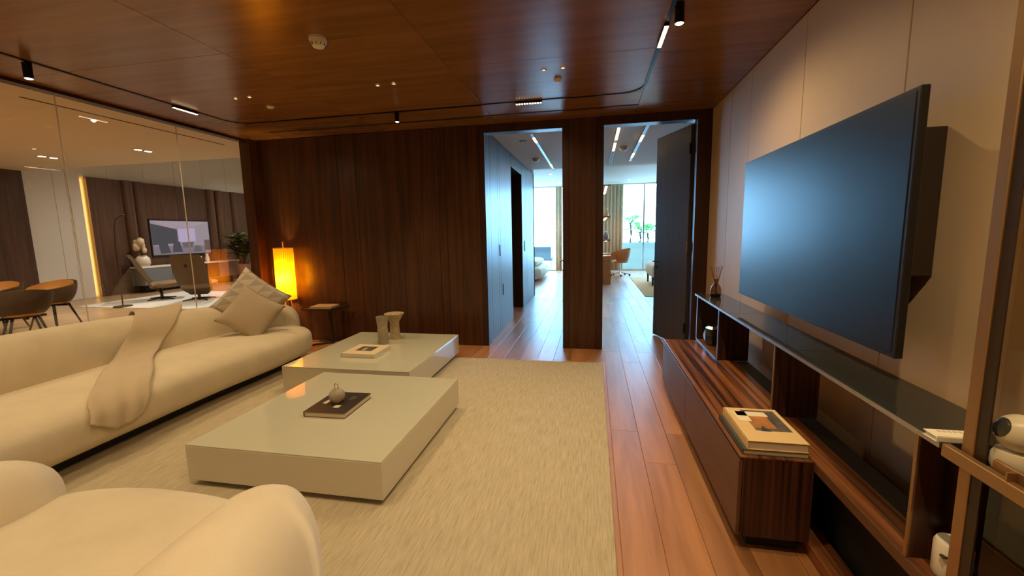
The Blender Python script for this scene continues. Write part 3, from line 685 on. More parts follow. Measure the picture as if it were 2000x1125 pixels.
for dx, z in ((-0.05, 0.86), (0.055, 0.88)):
    part('bulb', lathe([(0, z-0.035), (0.022, z-0.025), (0.03, z), (0.022, z+0.025), (0, z+0.035)], 16, LX+dx, LY), 'bulb_glow', fl_, smooth=True)
    lamp('lamp_bulb_light', 'POINT', (LX+dx*0.8, LY-0.03, z), 30.0, (1.0, 0.62, 0.16), fl_, shadow_soft_size=0.035)
stb = thing('side_table', 'small dark side table against the walnut wall beside the lamp', 'side table', (-3.40, 4.78, 0))
part('top', quadprism([(-3.62, 4.60), (-3.20, 4.60), (-3.14, 4.92), (-3.56, 4.94)], 0.485, 0.503), 'dark_wood', stb)
part('leg', tube([(-3.40, 4.85, 0.485), (-3.37, 4.86, 0.02)], 0.022, 12), 'dark_wood', stb, smooth=0.6)
part('foot', tube([(-3.37, 4.86, 0.012), (-3.70, 4.62, 0.012)], 0.012, 8), 'dark_wood', stb)
part('foot', tube([(-3.37, 4.86, 0.012), (-3.15, 4.60, 0.012)], 0.012, 8), 'dark_wood', stb)
part('foot', tube([(-3.37, 4.86, 0.012), (-3.62, 4.93, 0.012)], 0.012, 8), 'dark_wood', stb)
book('art_book', -3.53, -3.25, 4.65, 4.88, 0.503, 0.022, 'cover_tan', 'paper', 'thin tan book lying on the dark side table', 'x0', 0.1)
single('power_cord', tube(smooth_path([(-3.10, 4.97, 0.42), (-3.14, 4.962, 0.30), (-3.10, 4.955, 0.15), (-3.2, 4.94, 0.02), (-3.5, 4.93, 0.008), (-3.8, 4.86, 0.008)], 24), 0.004, 6), 'black', 'thin black cord hanging from the walnut wall to the lamp', 'cord', smooth=True)

# ================================================================== TELEVISION AND CONSOLE
tv = thing('television', 'large black wall mounted television on the beige wall', 'television', (1.10, 2.46, 0.92))
TX = 1.04
part('screen', bbox_(TX-0.002, TX+0.006, 1.672, 3.252, 0.955, 1.838, 0.001, 1), 'tv_screen', tv)
part('bezel', bbox_(TX, TX+0.028, 1.655, 3.27, 0.936, 1.852, 0.003, 1), 'black', tv)
part('rear_housing', bbox_(TX+0.028, TX+0.06, 1.75, 3.17, 1.0, 1.8, 0.01, 2), 'black_soft', tv)
part('mount_box', bbox_(TX+0.06, XW-0.001, 1.822, 3.0, 1.21, 1.75, 0.003, 1), 'brown_box', tv)

cs = thing('media_console', 'long low zebrano media console with a black glass shelf under the television', 'tv console', (0.85, 2.6, 0))
BX0, BX1, BY0, BY1, BZ0, BZ1 = 0.617, 0.90, 1.815, 3.80, 0.08, 0.44
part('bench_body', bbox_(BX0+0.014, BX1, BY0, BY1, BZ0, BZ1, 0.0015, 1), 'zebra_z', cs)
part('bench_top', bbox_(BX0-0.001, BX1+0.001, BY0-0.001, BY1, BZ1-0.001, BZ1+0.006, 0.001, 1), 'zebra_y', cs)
for a, b in ((BY0, 2.86), (2.863, BY1)):
    part('drawer_front', bbox_(BX0-0.004, BX0+0.012, a+0.002, b-0.002, BZ0, BZ1-0.014, 0.0015, 1), 'brown_front', cs)
part('shadow_line', box(BM(), BX0+0.002, BX0+0.014, BY0+0.002, BY1-0.002, BZ1-0.013, BZ1-0.001), 'black_soft', cs)  # black strip painted in for the shade above the drawer fronts
part('plinth', box(BM(), BX0+0.06, BX1-0.02, BY0+0.06, BY1-0.06, 0.0, BZ0), 'black_soft', cs)
part('ledge', bbox_(BX1+0.002, 1.016, 1.20, BY1+0.05, BZ1-0.035, BZ1+0.005, 0.001, 1), 'zebra_y', cs)
part('ledge_edge', box(BM(), BX1-0.004, BX1+0.002, 1.20, BY0-0.002, BZ1-0.035, BZ1+0.002), 'brown_front', cs)
part('tray', box(BM(), 1.017, 1.112, 1.20, BY1+0.05, BZ1-0.06, BZ1-0.004), 'black_soft', cs)
part('back_panel', box(BM(), 1.03, 1.05, 1.20, BY1+0.05, 0.0, BZ1-0.06), 'black_soft', cs)
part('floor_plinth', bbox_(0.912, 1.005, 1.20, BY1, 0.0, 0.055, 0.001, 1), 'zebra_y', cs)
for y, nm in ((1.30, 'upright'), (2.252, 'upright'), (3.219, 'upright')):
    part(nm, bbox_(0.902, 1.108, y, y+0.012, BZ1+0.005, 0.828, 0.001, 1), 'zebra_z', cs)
    part('upright_edge', box(BM(), 0.897, 0.902, y, y+0.012, BZ1+0.005, 0.828), 'silver_edge' if y > 3 else 'bronze', cs)
part('end_panel', bbox_(0.90, 1.108, 3.845, 3.855, BZ1+0.005, 0.828, 0.001, 1), 'dark_panel', cs)
part('end_edge', box(BM(), 0.894, 0.90, 3.842, 3.858, BZ1+0.005, 0.828), 'silver_edge', cs)
part('niche_base_edge', box(BM(), 0.894, 0.90, 3.243, 3.858, BZ1+0.006, BZ1+0.014), 'silver_edge', cs)
for a, b in ((1.206, 2.07), (2.072, 2.96), (2.962, 3.875)):
    part('glass_shelf', bbox_(0.882, 1.112, a+0.0005, b-0.0005, 0.830, 0.845, 0.0015, 1), 'black_glass', cs)
part('shelf_edge', box(BM(), 0.878, 0.882, 1.206, 3.875, 0.830, 0.8445), 'silver_edge', cs)
# things on the console
b3 = book('art_book', 0.630, 0.888, 1.832, 2.180, 0.446, 0.024, 'cover_grey', 'paper', 'dark grey hardback book lying beneath the tan book on the console', 'x0')
b4 = book('art_book', 0.648, 0.884, 1.832, 2.180, 0.470, 0.040, 'cover_tan', 'paper', 'thick tan hardback art book with a cover picture on the console', 'x0', 0.0, 0.003)
Z4 = 0.040
decal(b4, [(-0.05, -0.07), (0.098, -0.07), (0.098, 0.15), (-0.05, 0.15)], Z4, 'print_dark', 'cover_photo')
decal(b4, [(-0.05, -0.045), (0.045, -0.045), (0.045, 0.085), (-0.05, 0.085)], Z4+0.0004, 'print_rust', 'cover_photo')
decal(b4, [(-0.08, 0.08), (0.055, 0.08), (0.05, 0.13), (-0.08, 0.13)], Z4+0.0008, 'print_cream', 'cover_photo')
decal(b4, [(-0.09, 0.02), (-0.035, 0.02), (-0.035, 0.13), (-0.09, 0.13)], Z4+0.0008, 'print_cream', 'cover_photo')
decal(b4, [(-0.03, -0.075), (0.012, -0.075), (-0.008, -0.02)], Z4+0.0008, 'cover_grey', 'cover_photo')
b5 = book('art_book', 0.872, 0.965, 1.208, 1.255, 0.845, 0.014, 'cover_white', 'paper_light', 'white paperback lying on the black glass shelf beside the display cabinet', 'y0', 0.0, 0.0015)
for k in range(5): x_ = -0.022+0.012*k; decal(b5, [(x_, 0.006), (x_+0.007, 0.006), (x_+0.007, 0.016), (x_, 0.016)], 0.014, 'paper', 'title_print')
df = thing('reed_diffuser', 'amber glass reed diffuser on the far end of the glass shelf', 'diffuser', (0.995, 3.68, 0.845))
part('bottle', lathe([(0, 0.846), (0.036, 0.846), (0.043, 0.855), (0.044, 0.89), (0.036, 0.93), (0.018, 0.955), (0.013, 0.965), (0.013, 0.99), (0.017, 0.995)], 28, 0.995, 3.68), 'bottle_glass', df, smooth=0.9)
part('liquid', lathe([(0, 0.848), (0.034, 0.85), (0.040, 0.858), (0.040, 0.872), (0, 0.872)], 24, 0.995, 3.68), 'dark_wood', df, smooth=0.7)
rr = random.Random(4)
for k in range(7):
    a = 2*PI*k/7; part('reed', tube([(0.995-0.012*math.cos(a), 3.68-0.012*math.sin(a), 0.86), (0.995+0.045*math.cos(a), 3.68+0.045*math.sin(a), 1.09+0.02*rr.random())], 0.0022, 5), 'reed', df)
bv = thing('black_vase', 'faceted black glass vase in the niche under the shelf', 'vase', (0.975, 3.66, 0.446))
part('body', lathe([(0, 0.446), (0.040, 0.446), (0.064, 0.485), (0.068, 0.53), (0.052, 0.585), (0.034, 0.605)], 7, 0.975, 3.66), 'black_glass', bv)
part('lip', lathe([(0.034, 0.605), (0.038, 0.612), (0.030, 0.612), (0.026, 0.59), (0, 0.585)], 14, 0.975, 3.66), 'black_glass', bv, smooth=0.6)
cn = thing('canister', 'small off white canister with a slot at the near end of the console', 'canister', (0.968, 1.245, 0.445))
part('body', lathe([(0, 0.445), (0.038, 0.445), (0.040, 0.45), (0.040, 0.535), (0.036, 0.545), (0, 0.546)], 32, 0.968, 1.245), 'white_plastic', cn, smooth=0.6)
part('slot', bbox_(0.925, 0.945, 1.215, 1.23, 0.512, 0.517, 0.001, 1), 'brown_box', cn)

# ------------------------------------------------------------------ bronze display cabinet at the right edge
dc = thing('display_cabinet', 'bronze framed glass display cabinet at the right edge', 'cabinet', (1.06, 0.8, 0))
CX, CY1, CY0, CZ = 0.90, 1.172, 0.25, 2.4
part('post', bbox_(CX, CX+0.022, CY1-0.032, CY1, 0, CZ, 0.002, 1), 'bronze', dc)
part('post', bbox_(XW-0.03, XW-0.003, CY1-0.03, CY1, 0, CZ, 0.002, 1), 'bronze', dc)
part('post', bbox_(CX, CX+0.03, CY0, CY0+0.05, 0, CZ, 0.002, 1), 'bronze', dc)
part('inner_rebate', box(BM(), CX+0.004, CX+0.008, CY1-0.060, CY1-0.033, 0, CZ), 'bronze_dark', dc)
part('shelf', bbox_(CX+0.035, XW-0.004, CY0+0.05, CY1-0.035, 0.822, 0.838, 0.001, 1), 'bronze_dark', dc)
part('rail', bbox_(CX-0.02, CX-0.001, CY0, CY1+0.03, 0.812, 0.846, 0.002, 1), 'bronze', dc)
part('rail_top', box(BM(), CX-0.001, CX+0.011, CY0, CY1-0.067, 0.826, 0.842), 'bronze_dark', dc)
ct = part('catch', bbox_(CX+0.001, CX+0.010, 1.0, 1.09, 0.842, 0.868, 0.001, 1), 'bronze', dc)
part('catch_tab', box(BM(), CX-0.019, CX+0.001, 1.03, 1.034, 0.846, 0.866), 'bronze', dc, up_=ct)
part('top_board', box(BM(), CX, XW-0.003, CY0, CY1, CZ, CZ+0.03), 'bronze', dc)
part('base_board', box(BM(), CX, XW-0.003, CY0, CY1, 0.0, 0.06), 'bronze_dark', dc)
part('shelf', bbox_(CX+0.035, XW-0.004, CY0+0.05, CY1-0.035, 0.42, 0.435, 0.001, 1), 'bronze_dark', dc)
for z0, z1, mt in ((0.846, CZ, 'cabinet_glass'), (0.06, 0.812, 'cabinet_glass_dark')):
    bm = BM(); bm.faces.new([bm.verts.new(p) for p in ((CX+0.012, CY0+.05, z0), (CX+0.012, CY1-.066, z0), (CX+0.012, CY1-.066, z1), (CX+0.012, CY0+.05, z1))]); part('glass_door', bm, mt, dc)
bm = BM(); bm.faces.new([bm.verts.new(p) for p in ((CX+.03, CY1-0.012, 0.06), (XW-.03, CY1-0.012, 0.06), (XW-.03, CY1-0.012, CZ), (CX+.03, CY1-0.012, CZ))]); part('side_glass', bm, 'cabinet_glass', dc)
BCX, BCY, BCZ, BR = 0.958, 1.104, 0.925, 0.043
cm = thing('security_camera', 'white ball shaped camera with a black face inside the display cabinet', 'camera', (BCX, BCY, 0.838))
part('foot', lathe([(0, 0.838), (0.042, 0.838), (0.044, 0.848), (0.042, 0.868), (0.036, 0.882), (0, 0.888)], 32, BCX, BCY), 'white_plastic', cm, smooth=0.7)
bm = BM(); bmesh.ops.create_uvsphere(bm, u_segments=32, v_segments=20, radius=BR); bm.transform(Matrix.Translation((BCX, BCY, BCZ))); part('head', bm, 'white_plastic', cm, smooth=True)
dirv = Vector((-0.80, 0.10, 0.28)).normalized(); q = dirv.to_track_quat('Z', 'Y').to_matrix().to_4x4()
bm = lathe([(0, BR*1.02), (BR*0.22, BR*0.997), (BR*0.40, BR*0.94), (BR*0.54, BR*0.87), (BR*0.54, BR*0.83)], 28); bm.transform(Matrix.Translation((BCX, BCY, BCZ)) @ q); part('lens_face', bm, 'black_glass', cm, smooth=True)
single('card_box', bbox_(0.955, 1.03, 0.90, 0.985, 0.838, 0.872, 0.002, 1), 'white_plastic', 'small white box on the cabinet shelf beside the camera', 'box')

# ================================================================== LOUNGE FURNITURE BEYOND THE GLASS
single('slot_diffuser', bbox_(-6.06, -6.03, 3.64, 6.19, 2.946, 2.952, 0.001, 1), 'brown_box', 'thin dark air slot in the cream lounge ceiling', 'air vent')
def far_downlight(x, y, label):
    t = thing('downlight', label, 'downlight', (x, y, 2.94), 0, 'lounge downlights')
    part('trim_ring', lathe([(0.075, 2.952), (0.075, 2.946), (0.055, 2.942)], 20, x, y), 'brass', t); part('lens', lathe([(0, 2.944), (0.057, 2.943)], 20, x, y), 'spot_glow', t)
    lamp('downlight_beam', 'SPOT', (x, y, 2.93), 110, NEUT, t, spot_size=2.0, spot_blend=0.9, shadow_soft_size=0.06)
for x, y, w in ((-9.85, 6.11, 'over the dining chairs, left one'), (-9.85, 6.28, 'over the dining chairs, right one'), (-7.70, 6.11, 'before the media wall, left one'), (-7.69, 6.27, 'before the media wall, right one')):
    far_downlight(x, y, 'added unseen lounge ceiling downlight ' + w)
for k, (x, y, z, e, c, w) in enumerate(((-9.6, 9.0, 4.2, 420, (1.0, 0.88, 0.72), 'high over the swivel chairs'), (-8.6, 11.2, 4.2, 420, (1.0, 0.88, 0.72), 'high over the plant corner'), (-10.2, 12.6, 4.2, 300, (1.0, 0.88, 0.72), 'high at the far end of the lounge'),
                                   (-9.2, 3.6, 2.95, 260, NEUT, 'over the dining table'), (-7.0, 3.6, 2.95, 260, NEUT, 'between the dining table and the glass'), (-9.2, 1.0, 2.95, 260, NEUT, 'over the near end of the lounge'), (-7.0, 1.0, 2.95, 260, NEUT, 'over the near end of the lounge by the glass'))):  # unseen lamps added to brighten the lounge
    t = thing('downlight', 'added unseen lounge ceiling downlight ' + w, 'downlight', (x, y, z-0.01), 0, 'lounge downlights')
    part('trim_ring', lathe([(0.075, z+0.002), (0.075, z-0.004), (0.055, z-0.008)], 20, x, y), 'brass', t); part('lens', lathe([(0, z-0.006), (0.057, z-0.007)], 20, x, y), 'spot_glow', t)
    lamp('downlight_beam', 'SPOT', (x, y, z-0.02), e, c, t, spot_size=2.5, spot_blend=0.9, shadow_soft_size=0.06)
ft = thing('television', 'lit television showing a pale room on the lounge media wall', 'television', (XL+0.15, 10.6, 0.94))
part('bezel', bbox_(XL+0.112, XL+0.155, 9.66, 11.545, 0.93, 1.985, 0.004, 1), 'black', ft)
sc_ = part('screen', box(BM(), XL+0.154, XL+0.158, 9.70, 11.50, 0.97, 1.945), 'pic_wall', ft)
for k, (pts, mt) in enumerate((([(9.70, 1.945), (11.50, 1.945), (11.02, 1.78), (10.22, 1.74)], 'pic_ceiling'), ([(9.70, 1.86), (10.45, 1.70), (10.45, 1.30), (9.70, 1.25)], 'pic_dark'), ([(10.48, 1.72), (11.02, 1.74), (11.02, 1.34), (10.48, 1.32)], 'pic_window'),
                               ([(9.70, 1.22), (11.5, 1.20), (11.5, 0.97), (9.70, 0.97)], 'pic_floor'), ([(9.85, 1.32), (10.12, 1.30), (10.2, 1.02), (9.9, 1.0)], 'pic_dark'), ([(10.3, 1.36), (10.5, 1.34), (10.56, 1.03), (10.25, 1.03)], 'pic_dark'), ([(10.55, 1.30), (10.95, 1.33), (10.9, 1.17), (10.6, 1.16)], 'pic_grey'), ([(10.98, 1.22), (11.15, 1.20), (11.2, 1.02), (10.9, 1.02)], 'pic_grey'), ([(11.3, 1.38), (11.5, 1.38), (11.5, 1.05), (11.3, 1.05)], 'pic_brown'))):
    bm = BM(); bm.faces.new([bm.verts.new((XL+0.1585+0.0006*k, p[0], p[1])) for p in pts]); part('picture_patch', bm, mt, ft, up_=sc_)
cr = thing('credenza', 'blue grey credenza with white top under the lounge television', 'credenza', (XL+0.45, 10.4, 0))
part('body', bbox_(XL+0.28, -11.62, 8.95, 12.0, 0.20, 0.66, 0.004, 1), 'blue_grey', cr); part('top', bbox_(XL+0.28, -11.6, 8.93, 12.02, 0.662, 0.70, 0.003, 1), 'white_plastic', cr)
part('base', box(BM(), XL+0.3, -11.8, 9.1, 11.9, 0, 0.2), 'black_soft', cr)
for a, b in ((8.95, 9.71), (9.71, 10.47), (10.47, 11.23), (11.23, 12.0)): part('door', bbox_(-11.62, -11.605, a+0.006, b-0.006, 0.21, 0.65, 0.002, 1), 'blue_grey' if a != 10.47 else 'black', cr)
fv = thing('flower_vase', 'white vase of dried cream flowers left of the lounge television', 'vase', (-11.75, 9.08, 0.70))
part('vase', lathe([(0, 0.70), (0.12, 0.70), (0.16, 0.80), (0.15, 0.92), (0.09, 0.99), (0.07, 1.0), (0.0, 0.98)], 24, -11.75, 9.08), 'vase_white', fv, smooth=True)
rr = random.Random(2)
for k in range(14):
    a = rr.random()*6.28; r = 0.16*rr.random(); z = 1.12+0.32*rr.random(); bm = BM(); bmesh.ops.create_icosphere(bm, subdivisions=2, radius=0.05+0.03*rr.random())
    for v in bm.verts: v.co *= 1+0.35*noise.noise(v.co*30)
    bm.transform(Matrix.Translation((-11.75+r*math.cos(a), 9.08+r*math.sin(a), z)) @ Matrix.Diagonal((1, 1, 1.5, 1)))
    fo = part('flower_head', bm, 'flower_cream', fv, smooth=True)
    part('stem', tube([(-11.75, 9.08, 0.95), (-11.75+r*math.cos(a), 9.08+r*math.sin(a), z)], 0.008, 5), 'trunk', fv, up_=fo)
for k, (y, h) in enumerate(((10.55, 0.14), (10.72, 0.19), (10.95, 0.26))):
    single('carafe', lathe([(0, 0.70), (0.05, 0.70), (0.06, 0.70+h*0.4), (0.035, 0.70+h*0.75), (0.045, 0.70+h), (0, 0.70+h*0.97)], 20, -11.72, y), 'vase_white', ('short', 'medium', 'tall')[k]+' white carafe on the lounge credenza', 'carafe', 'carafes on the credenza', 0.8)
single('pale_carpet', bbox_(-10.9, -6.6, 6.95, 9.4, 0.0, 0.012, 0.004, 1), 'pale_rug', 'pale grey rug under the lounge swivel chairs', 'rug')
def swivel_chair(x, y, rz, label):
    t = thing('swivel_chair', label, 'lounge chair', (x, y, 0.012), rz, 'lounge swivel chairs')
    # tall blade back leaning away, seat pad in front (local +x is forward)
    prof = [(-0.50, 1.06), (-0.45, 0.92), (-0.38, 0.72), (-0.28, 0.50), (-0.16, 0.32), (-0.05, 0.20), (0.02, 0.12)]
    cc = smooth_path([(p[0], p[1], 0) for p in prof], 24); bm = BM(); rows = []
    for i, p in enumerate(cc):
        u = i/24; hw = 0.27+0.07*math.sin(PI*min(1, u*1.15))-0.10*max(0, u-0.8)/0.2
        rows.append([bm.verts.new((p.x+0.07*s_*s_*math.sin(PI*u), s_*hw, p.y)) for s_ in [j/8-1 for j in range(17)]])
    for A, B in zip(rows, rows[1:]):
        for k in range(16): bm.faces.new((A[k], A[k+1], B[k+1], B[k]))
    bmesh.ops.solidify(bm, geom=bm.faces[:], thickness=0.075); bmesh.ops.recalc_face_normals(bm, faces=bm.faces[:])
    part('backrest', bm, 'lounge_leather', t, smooth=0.7, local=True)
    part('seat', bolster([(-0.20, 0, 0.29, 0.27, 0.41), (0.12, 0, 0.30, 0.27, 0.43), (0.46, 0, 0.27, 0.31, 0.44)], 16, 20, e=3.2, capR=0.07), 'lounge_leather', t, smooth=True, local=True)
    part('pull_tab', bbox_(-0.535, -0.50, -0.02, 0.02, 0.78, 0.85, 0.005, 1), 'black_soft', t, local=True)
    part('column', lathe([(0, 0), (0.03, 0), (0.03, 0.27), (0, 0.27)], 16), 'bronze_dark', t, smooth=0.6, local=True)
    for k in range(4):
        a = PI/4+PI/2*k; part('foot', tube([(0, 0, 0.045), (0.34*math.cos(a), 0.34*math.sin(a), 0.015)], [0.02, 0.012], 8), 'bronze_dark', t, local=True)
swivel_chair(-10.0, 8.05, 0.80, 'brown leather swivel lounge chair in profile beside the thin floor lamp')
swivel_chair(-8.95, 8.05, 2.05, 'brown leather swivel lounge chair with its back turned, before the credenza')
tl = thing('arc_lamp', 'slim black standing lamp on the lounge rug', 'floor lamp', (-9.80, 7.05, 0.0))
part('base', lathe([(0, 0.012), (0.16, 0.012), (0.16, 0.03), (0.02, 0.04), (0, 0.04)], 24, -9.8, 7.05), 'bronze_dark', tl, smooth=0.6)
part('pole', tube([(-9.8, 7.05, 0.03), (-9.82, 7.08, 1.25), (-9.84, 7.12, 1.7), (-9.80, 7.14, 1.85), (-9.66, 7.16, 1.93)], 0.012, 8), 'bronze_dark', tl, smooth=True)
part('shade', lathe([(0, 1.945), (0.035, 1.94), (0.04, 1.90), (0.036, 1.90), (0, 1.92)], 16, -9.64, 7.16), 'bronze_dark', tl, smooth=True)
def dining_chair(x, y, rz, label):
    t = thing('dining_chair', label, 'chair', (x, y, 0), rz, 'dining chairs beyond the glass')
    bm = BM(); rows = []
    for i in range(9):
        v = i/8; row = []
        for j in range(25):
            a = math.radians(-166+332*j/24)+PI; r = 0.20+0.105*math.sin(v*PI/2)
            top = 0.77-0.13*abs(math.sin((a-PI)/2))**1.6; z = 0.42+(top-0.42)*v**1.3
            row.append(bm.verts.new((r*math.cos(a)*1.0, r*math.sin(a)*1.05, z)))
        rows.append(row)
    for A, B in zip(rows, rows[1:]):
        for k in range(24): bm.faces.new((A[k], A[k+1], B[k+1], B[k]))
    bmesh.ops.solidify(bm, geom=bm.faces[:], thickness=0.03); bmesh.ops.recalc_face_normals(bm, faces=bm.faces[:])
    sh_ = part('shell', bm, 'chair_shell', t, smooth=0.9, local=True)
    bm = BM(); rows = []
    for i in range(9):
        v = i/8; row = []
        for j in range(25):
            a = math.radians(-165+330*j/24)+PI; r = 0.165+0.098*math.sin(v*PI/2); top = 0.772-0.13*abs(math.sin((a-PI)/2))**1.6; z = 0.44+(top-0.44)*v**1.3
            row.append(bm.verts.new((r*math.cos(a), r*math.sin(a)*1.05, z)))
        rows.append(row)
    for A, B in zip(rows, rows[1:]):
        for k in range(24): bm.faces.new((A[k], A[k+1], B[k+1], B[k]))
    part('lining', bm, 'amber_leather', t, smooth=True, local=True)
    part('seat', lathe([(0, 0.40), (0.19, 0.40), (0.215, 0.43), (0.21, 0.465), (0.15, 0.48), (0, 0.485)], 28), 'amber_leather', t, smooth=True, local=True)
    part('cross_frame', box(box(BM(), -0.22, 0.22, -0.015, 0.015, 0.36, 0.39), -0.015, 0.015, -0.22, 0.22, 0.36, 0.39), 'black_metal', t, local=True)
    for k in range(4):
        a = PI/4+PI/2*k; part('leg', tube([(0.17*math.cos(a), 0.17*math.sin(a), 0.385), (0.30*math.cos(a), 0.30*math.sin(a), 0.0)], [0.017, 0.012], 8), 'black_metal', t, local=True, smooth=0.6)
dining_chair(-8.72, 5.25, math.radians(-75), 'tub dining chair with amber lining nearest the white wall')
dining_chair(-9.45, 4.98, math.radians(-65), 'tub dining chair with amber lining at the left edge, farther back')
dining_chair(-7.75, 4.32, math.radians(160), 'tub dining chair with its brown back turned, nearest the glass')
dt_ = thing('dining_table', 'round dining table at the left edge beyond the glass', 'table', (-8.75, 3.95, 0))
part('top', lathe([(0, 0.70), (0.62, 0.70), (0.65, 0.715), (0.65, 0.73), (0, 0.735)], 48, -8.75, 3.95), 'desk_wood', dt_, smooth=0.6); part('pedestal', lathe([(0, 0), (0.30, 0), (0.30, 0.02), (0.06, 0.06), (0.06, 0.70), (0, 0.70)], 28, -8.75, 3.95), 'black_metal', dt_, smooth=0.6)
# potted plant
def leafy(t, cx_, cy_, z0, z1, r, n, seed, mat, stems=7, L=0.34):
    rr = random.Random(seed)
    for s in range(stems):
        a = 2*PI*s/stems+rr.random(); h = z1-(z1-z0)*0.45*rr.random(); rx = r*0.55*rr.random()
        part('stem', tube([(cx_, cy_, z0), (cx_+rx*0.5*math.cos(a), cy_+rx*0.5*math.sin(a), (z0+h)/2), (cx_+rx*math.cos(a), cy_+rx*math.sin(a), h)], [0.018, 0.012, 0.006], 6), 'trunk', t)
        for k in range(n):
            f = 0.35+0.65*k/n; p = Vector((cx_+rx*f*math.cos(a), cy_+rx*f*math.sin(a), z0+(h-z0)*f)); b = rr.random()*6.28
            l = L*(0.7+0.5*rr.random()); w = l*0.15; d = Vector((math.cos(b), math.sin(b), 0.55)).normalized(); sd = d.cross(Vector((0, 0, 1))).normalized(); bm = BM()
            pts = []
            for q in range(6):
                u = q/5; c = p+d*l*u+Vector((0, 0, -0.35*l*u*u)); ww_ = w*math.sin(PI*min(1, u*0.93+0.07))**0.8
                pts.append((bm.verts.new(c-sd*ww_), bm.verts.new(c+Vector((0, 0, -0.02*l))), bm.verts.new(c+sd*ww_)))
            for A, B in zip(pts, pts[1:]): bm.faces.new((A[0], A[1], B[1], B[0])); bm.faces.new((A[1], A[2], B[2], B[1]))
            part('leaf', bm, mat, t, smooth=True)
pl = thing('potted_plant', 'leafy green potted plant beside the walnut post beyond the glass', 'plant', (-11.2, 11.75, 0))
part('pot', lathe([(0, 0), (0.15, 0), (0.20, 0.50), (0.205, 0.58), (0.18, 0.58), (0.17, 0.5), (0, 0.5)], 28, -11.2, 11.75), 'terracotta', pl, smooth=0.7)
leafy(pl, -11.2, 11.75, 0.5, 1.62, 0.65, 14, 5, 'leaf', 11, 0.5)

# ================================================================== SUITE BEYOND THE DOORS
def suite_track(x, y0, y1, label, glows):
    t = thing('track_light', label, 'light track', (x, (y0+y1)/2, ZC-0.02), 0, 'black track lights beyond the doorways')
    part('rail', bbox_(x-0.02, x+0.02, y0, y1, ZC-0.018, ZC-0.0, 0.002, 1), 'black_metal', t)
    lamp('track_beam', 'SPOT', (x, y0+0.8, ZC-0.03), 14, (1, 0.86, 0.66), t, spot_size=2.7, spot_blend=0.8, shadow_soft_size=0.02)
    for a, b in glows: part('glow_strip', box(BM(), x-0.017, x+0.017, a, b, ZC-0.021, ZC-0.017), 'cell_glow', t)
suite_track(-0.79, 5.5, 8.6, 'black track light on the ceiling seen through the left doorway', [(5.75, 6.05), (8.0, 8.3)])
suite_track(0.64, 5.4, 8.1, 'black track light on the ceiling seen through the right doorway', [(6.0, 6.4), (7.3, 7.7)])
suite_track(0.30, 5.4, 8.3, 'second black track light beside the pillar through the right doorway', [(5.5, 6.2), (6.4, 7.0)])
detector(0.44, 6.8, 0.06, 0.06, 'brownish smoke detector on the ceiling through the right doorway', slots=False)
detector(-0.98, 7.4, 0.06, 0.06, 'brownish smoke detector on the ceiling through the left doorway', slots=False)
single('ceiling_vent', bbox_(-1.02, -0.92, 5.95, 6.03, ZC-0.006, ZC, 0.001, 1), 'brown_box', 'small square ceiling vent beyond the left doorway', 'air vent')
for x, y, w in ((1.15, 10.95, 'nearer through the right doorway'), (1.12, 14.2, 'near the window through the right doorway'), (-1.19, 12.1, 'nearer through the left doorway'), (-1.12, 14.3, 'near the curtain through the left doorway')):
    t = thing('downlight', 'bright round ceiling downlight ' + w, 'downlight', (x, y, 3.02), 0, 'suite downlights')
    part('trim_ring', lathe([(0.06, 3.032), (0.06, 3.024), (0.045, 3.02)], 16, x, y), 'white_plastic', t); part('lens', lathe([(0, 3.022), (0.046, 3.021)], 16, x, y), 'cool_glow', t)
    lamp('downlight_beam', 'SPOT', (x, y, 3.01), 60, (1, 0.9, 0.75), t, spot_size=1.6, spot_blend=0.8, shadow_soft_size=0.05)
def curtain(x0, x1, y, label):
    bm = BM(); n = int((x1-x0)/0.012); A = []; B = []
    for k in range(n+1):
        x = x0+(x1-x0)*k/n; yy_ = y+0.05*math.sin(k*0.62)+0.012*math.sin(k*1.7); A.append(bm.verts.new((x, yy_, 0.02))); B.append(bm.verts.new((x, yy_, 3.01)))
    for k in range(n): bm.faces.new((A[k], A[k+1], B[k+1], B[k]))
    o = single('curtain', bm, 'curtain', label, 'curtain', 'curtains', True); m_ = o.modifiers.new('thick', 'SOLIDIFY'); m_.thickness = 0.006
curtain(0.15, 1.02, 15.2, 'tan floor length curtain through the right doorway'); curtain(-1.32, -1.10, 15.2, 'narrow tan curtain through the left doorway')
# shelving with lights on the partition left of the desk
struct('wall_suite_partition', box(BM(), -0.25, -0.1, 11.2, 15.3, 0, 3.03), 'white_wall')
for k, (z, lab) in enumerate(((2.55, 'highest'), (1.75, 'middle'), (1.15, 'lowest'))):
    t = thing('wall_shelf', lab + ' pale wood wall shelf with lit underside over the desk', 'shelf', (0.15, 12.4, z), 0, 'lit shelves over the desk')
    part('board', bbox_(-0.098, 0.44, 11.25, 13.6, z, z+0.04, 0.002, 1), 'desk_wood', t); part('light_strip', box(BM(), 0.30, 0.35, 11.3, 13.55, z-0.006, z-0.001), 'cool_glow', t)
for k, (y, z, h, mt, lab) in enumerate(((11.8, 1.79, 0.2, 'cover_tan', 'tan'), (12.05, 1.79, 0.24, 'vase_white', 'white'), (11.6, 1.19, 0.18, 'blue_grey', 'blue grey'), (12.2, 1.19, 0.22, 'vase_white', 'pale'))):
    single('decor_vase', lathe([(0, z), (0.06, z), (0.08, z+h*0.5), (0.04, z+h*0.85), (0.05, z+h), (0, z+h*0.97)], 16, 0.33, y), mt, lab+' small vase on the %s desk shelf' % ('middle' if z > 1.5 else 'lowest'), 'vase', 'shelf vases', 0.8)
dk = thing('desk', 'orange wood desk seen through the right doorway', 'desk', (0.2, 12.2, 0))
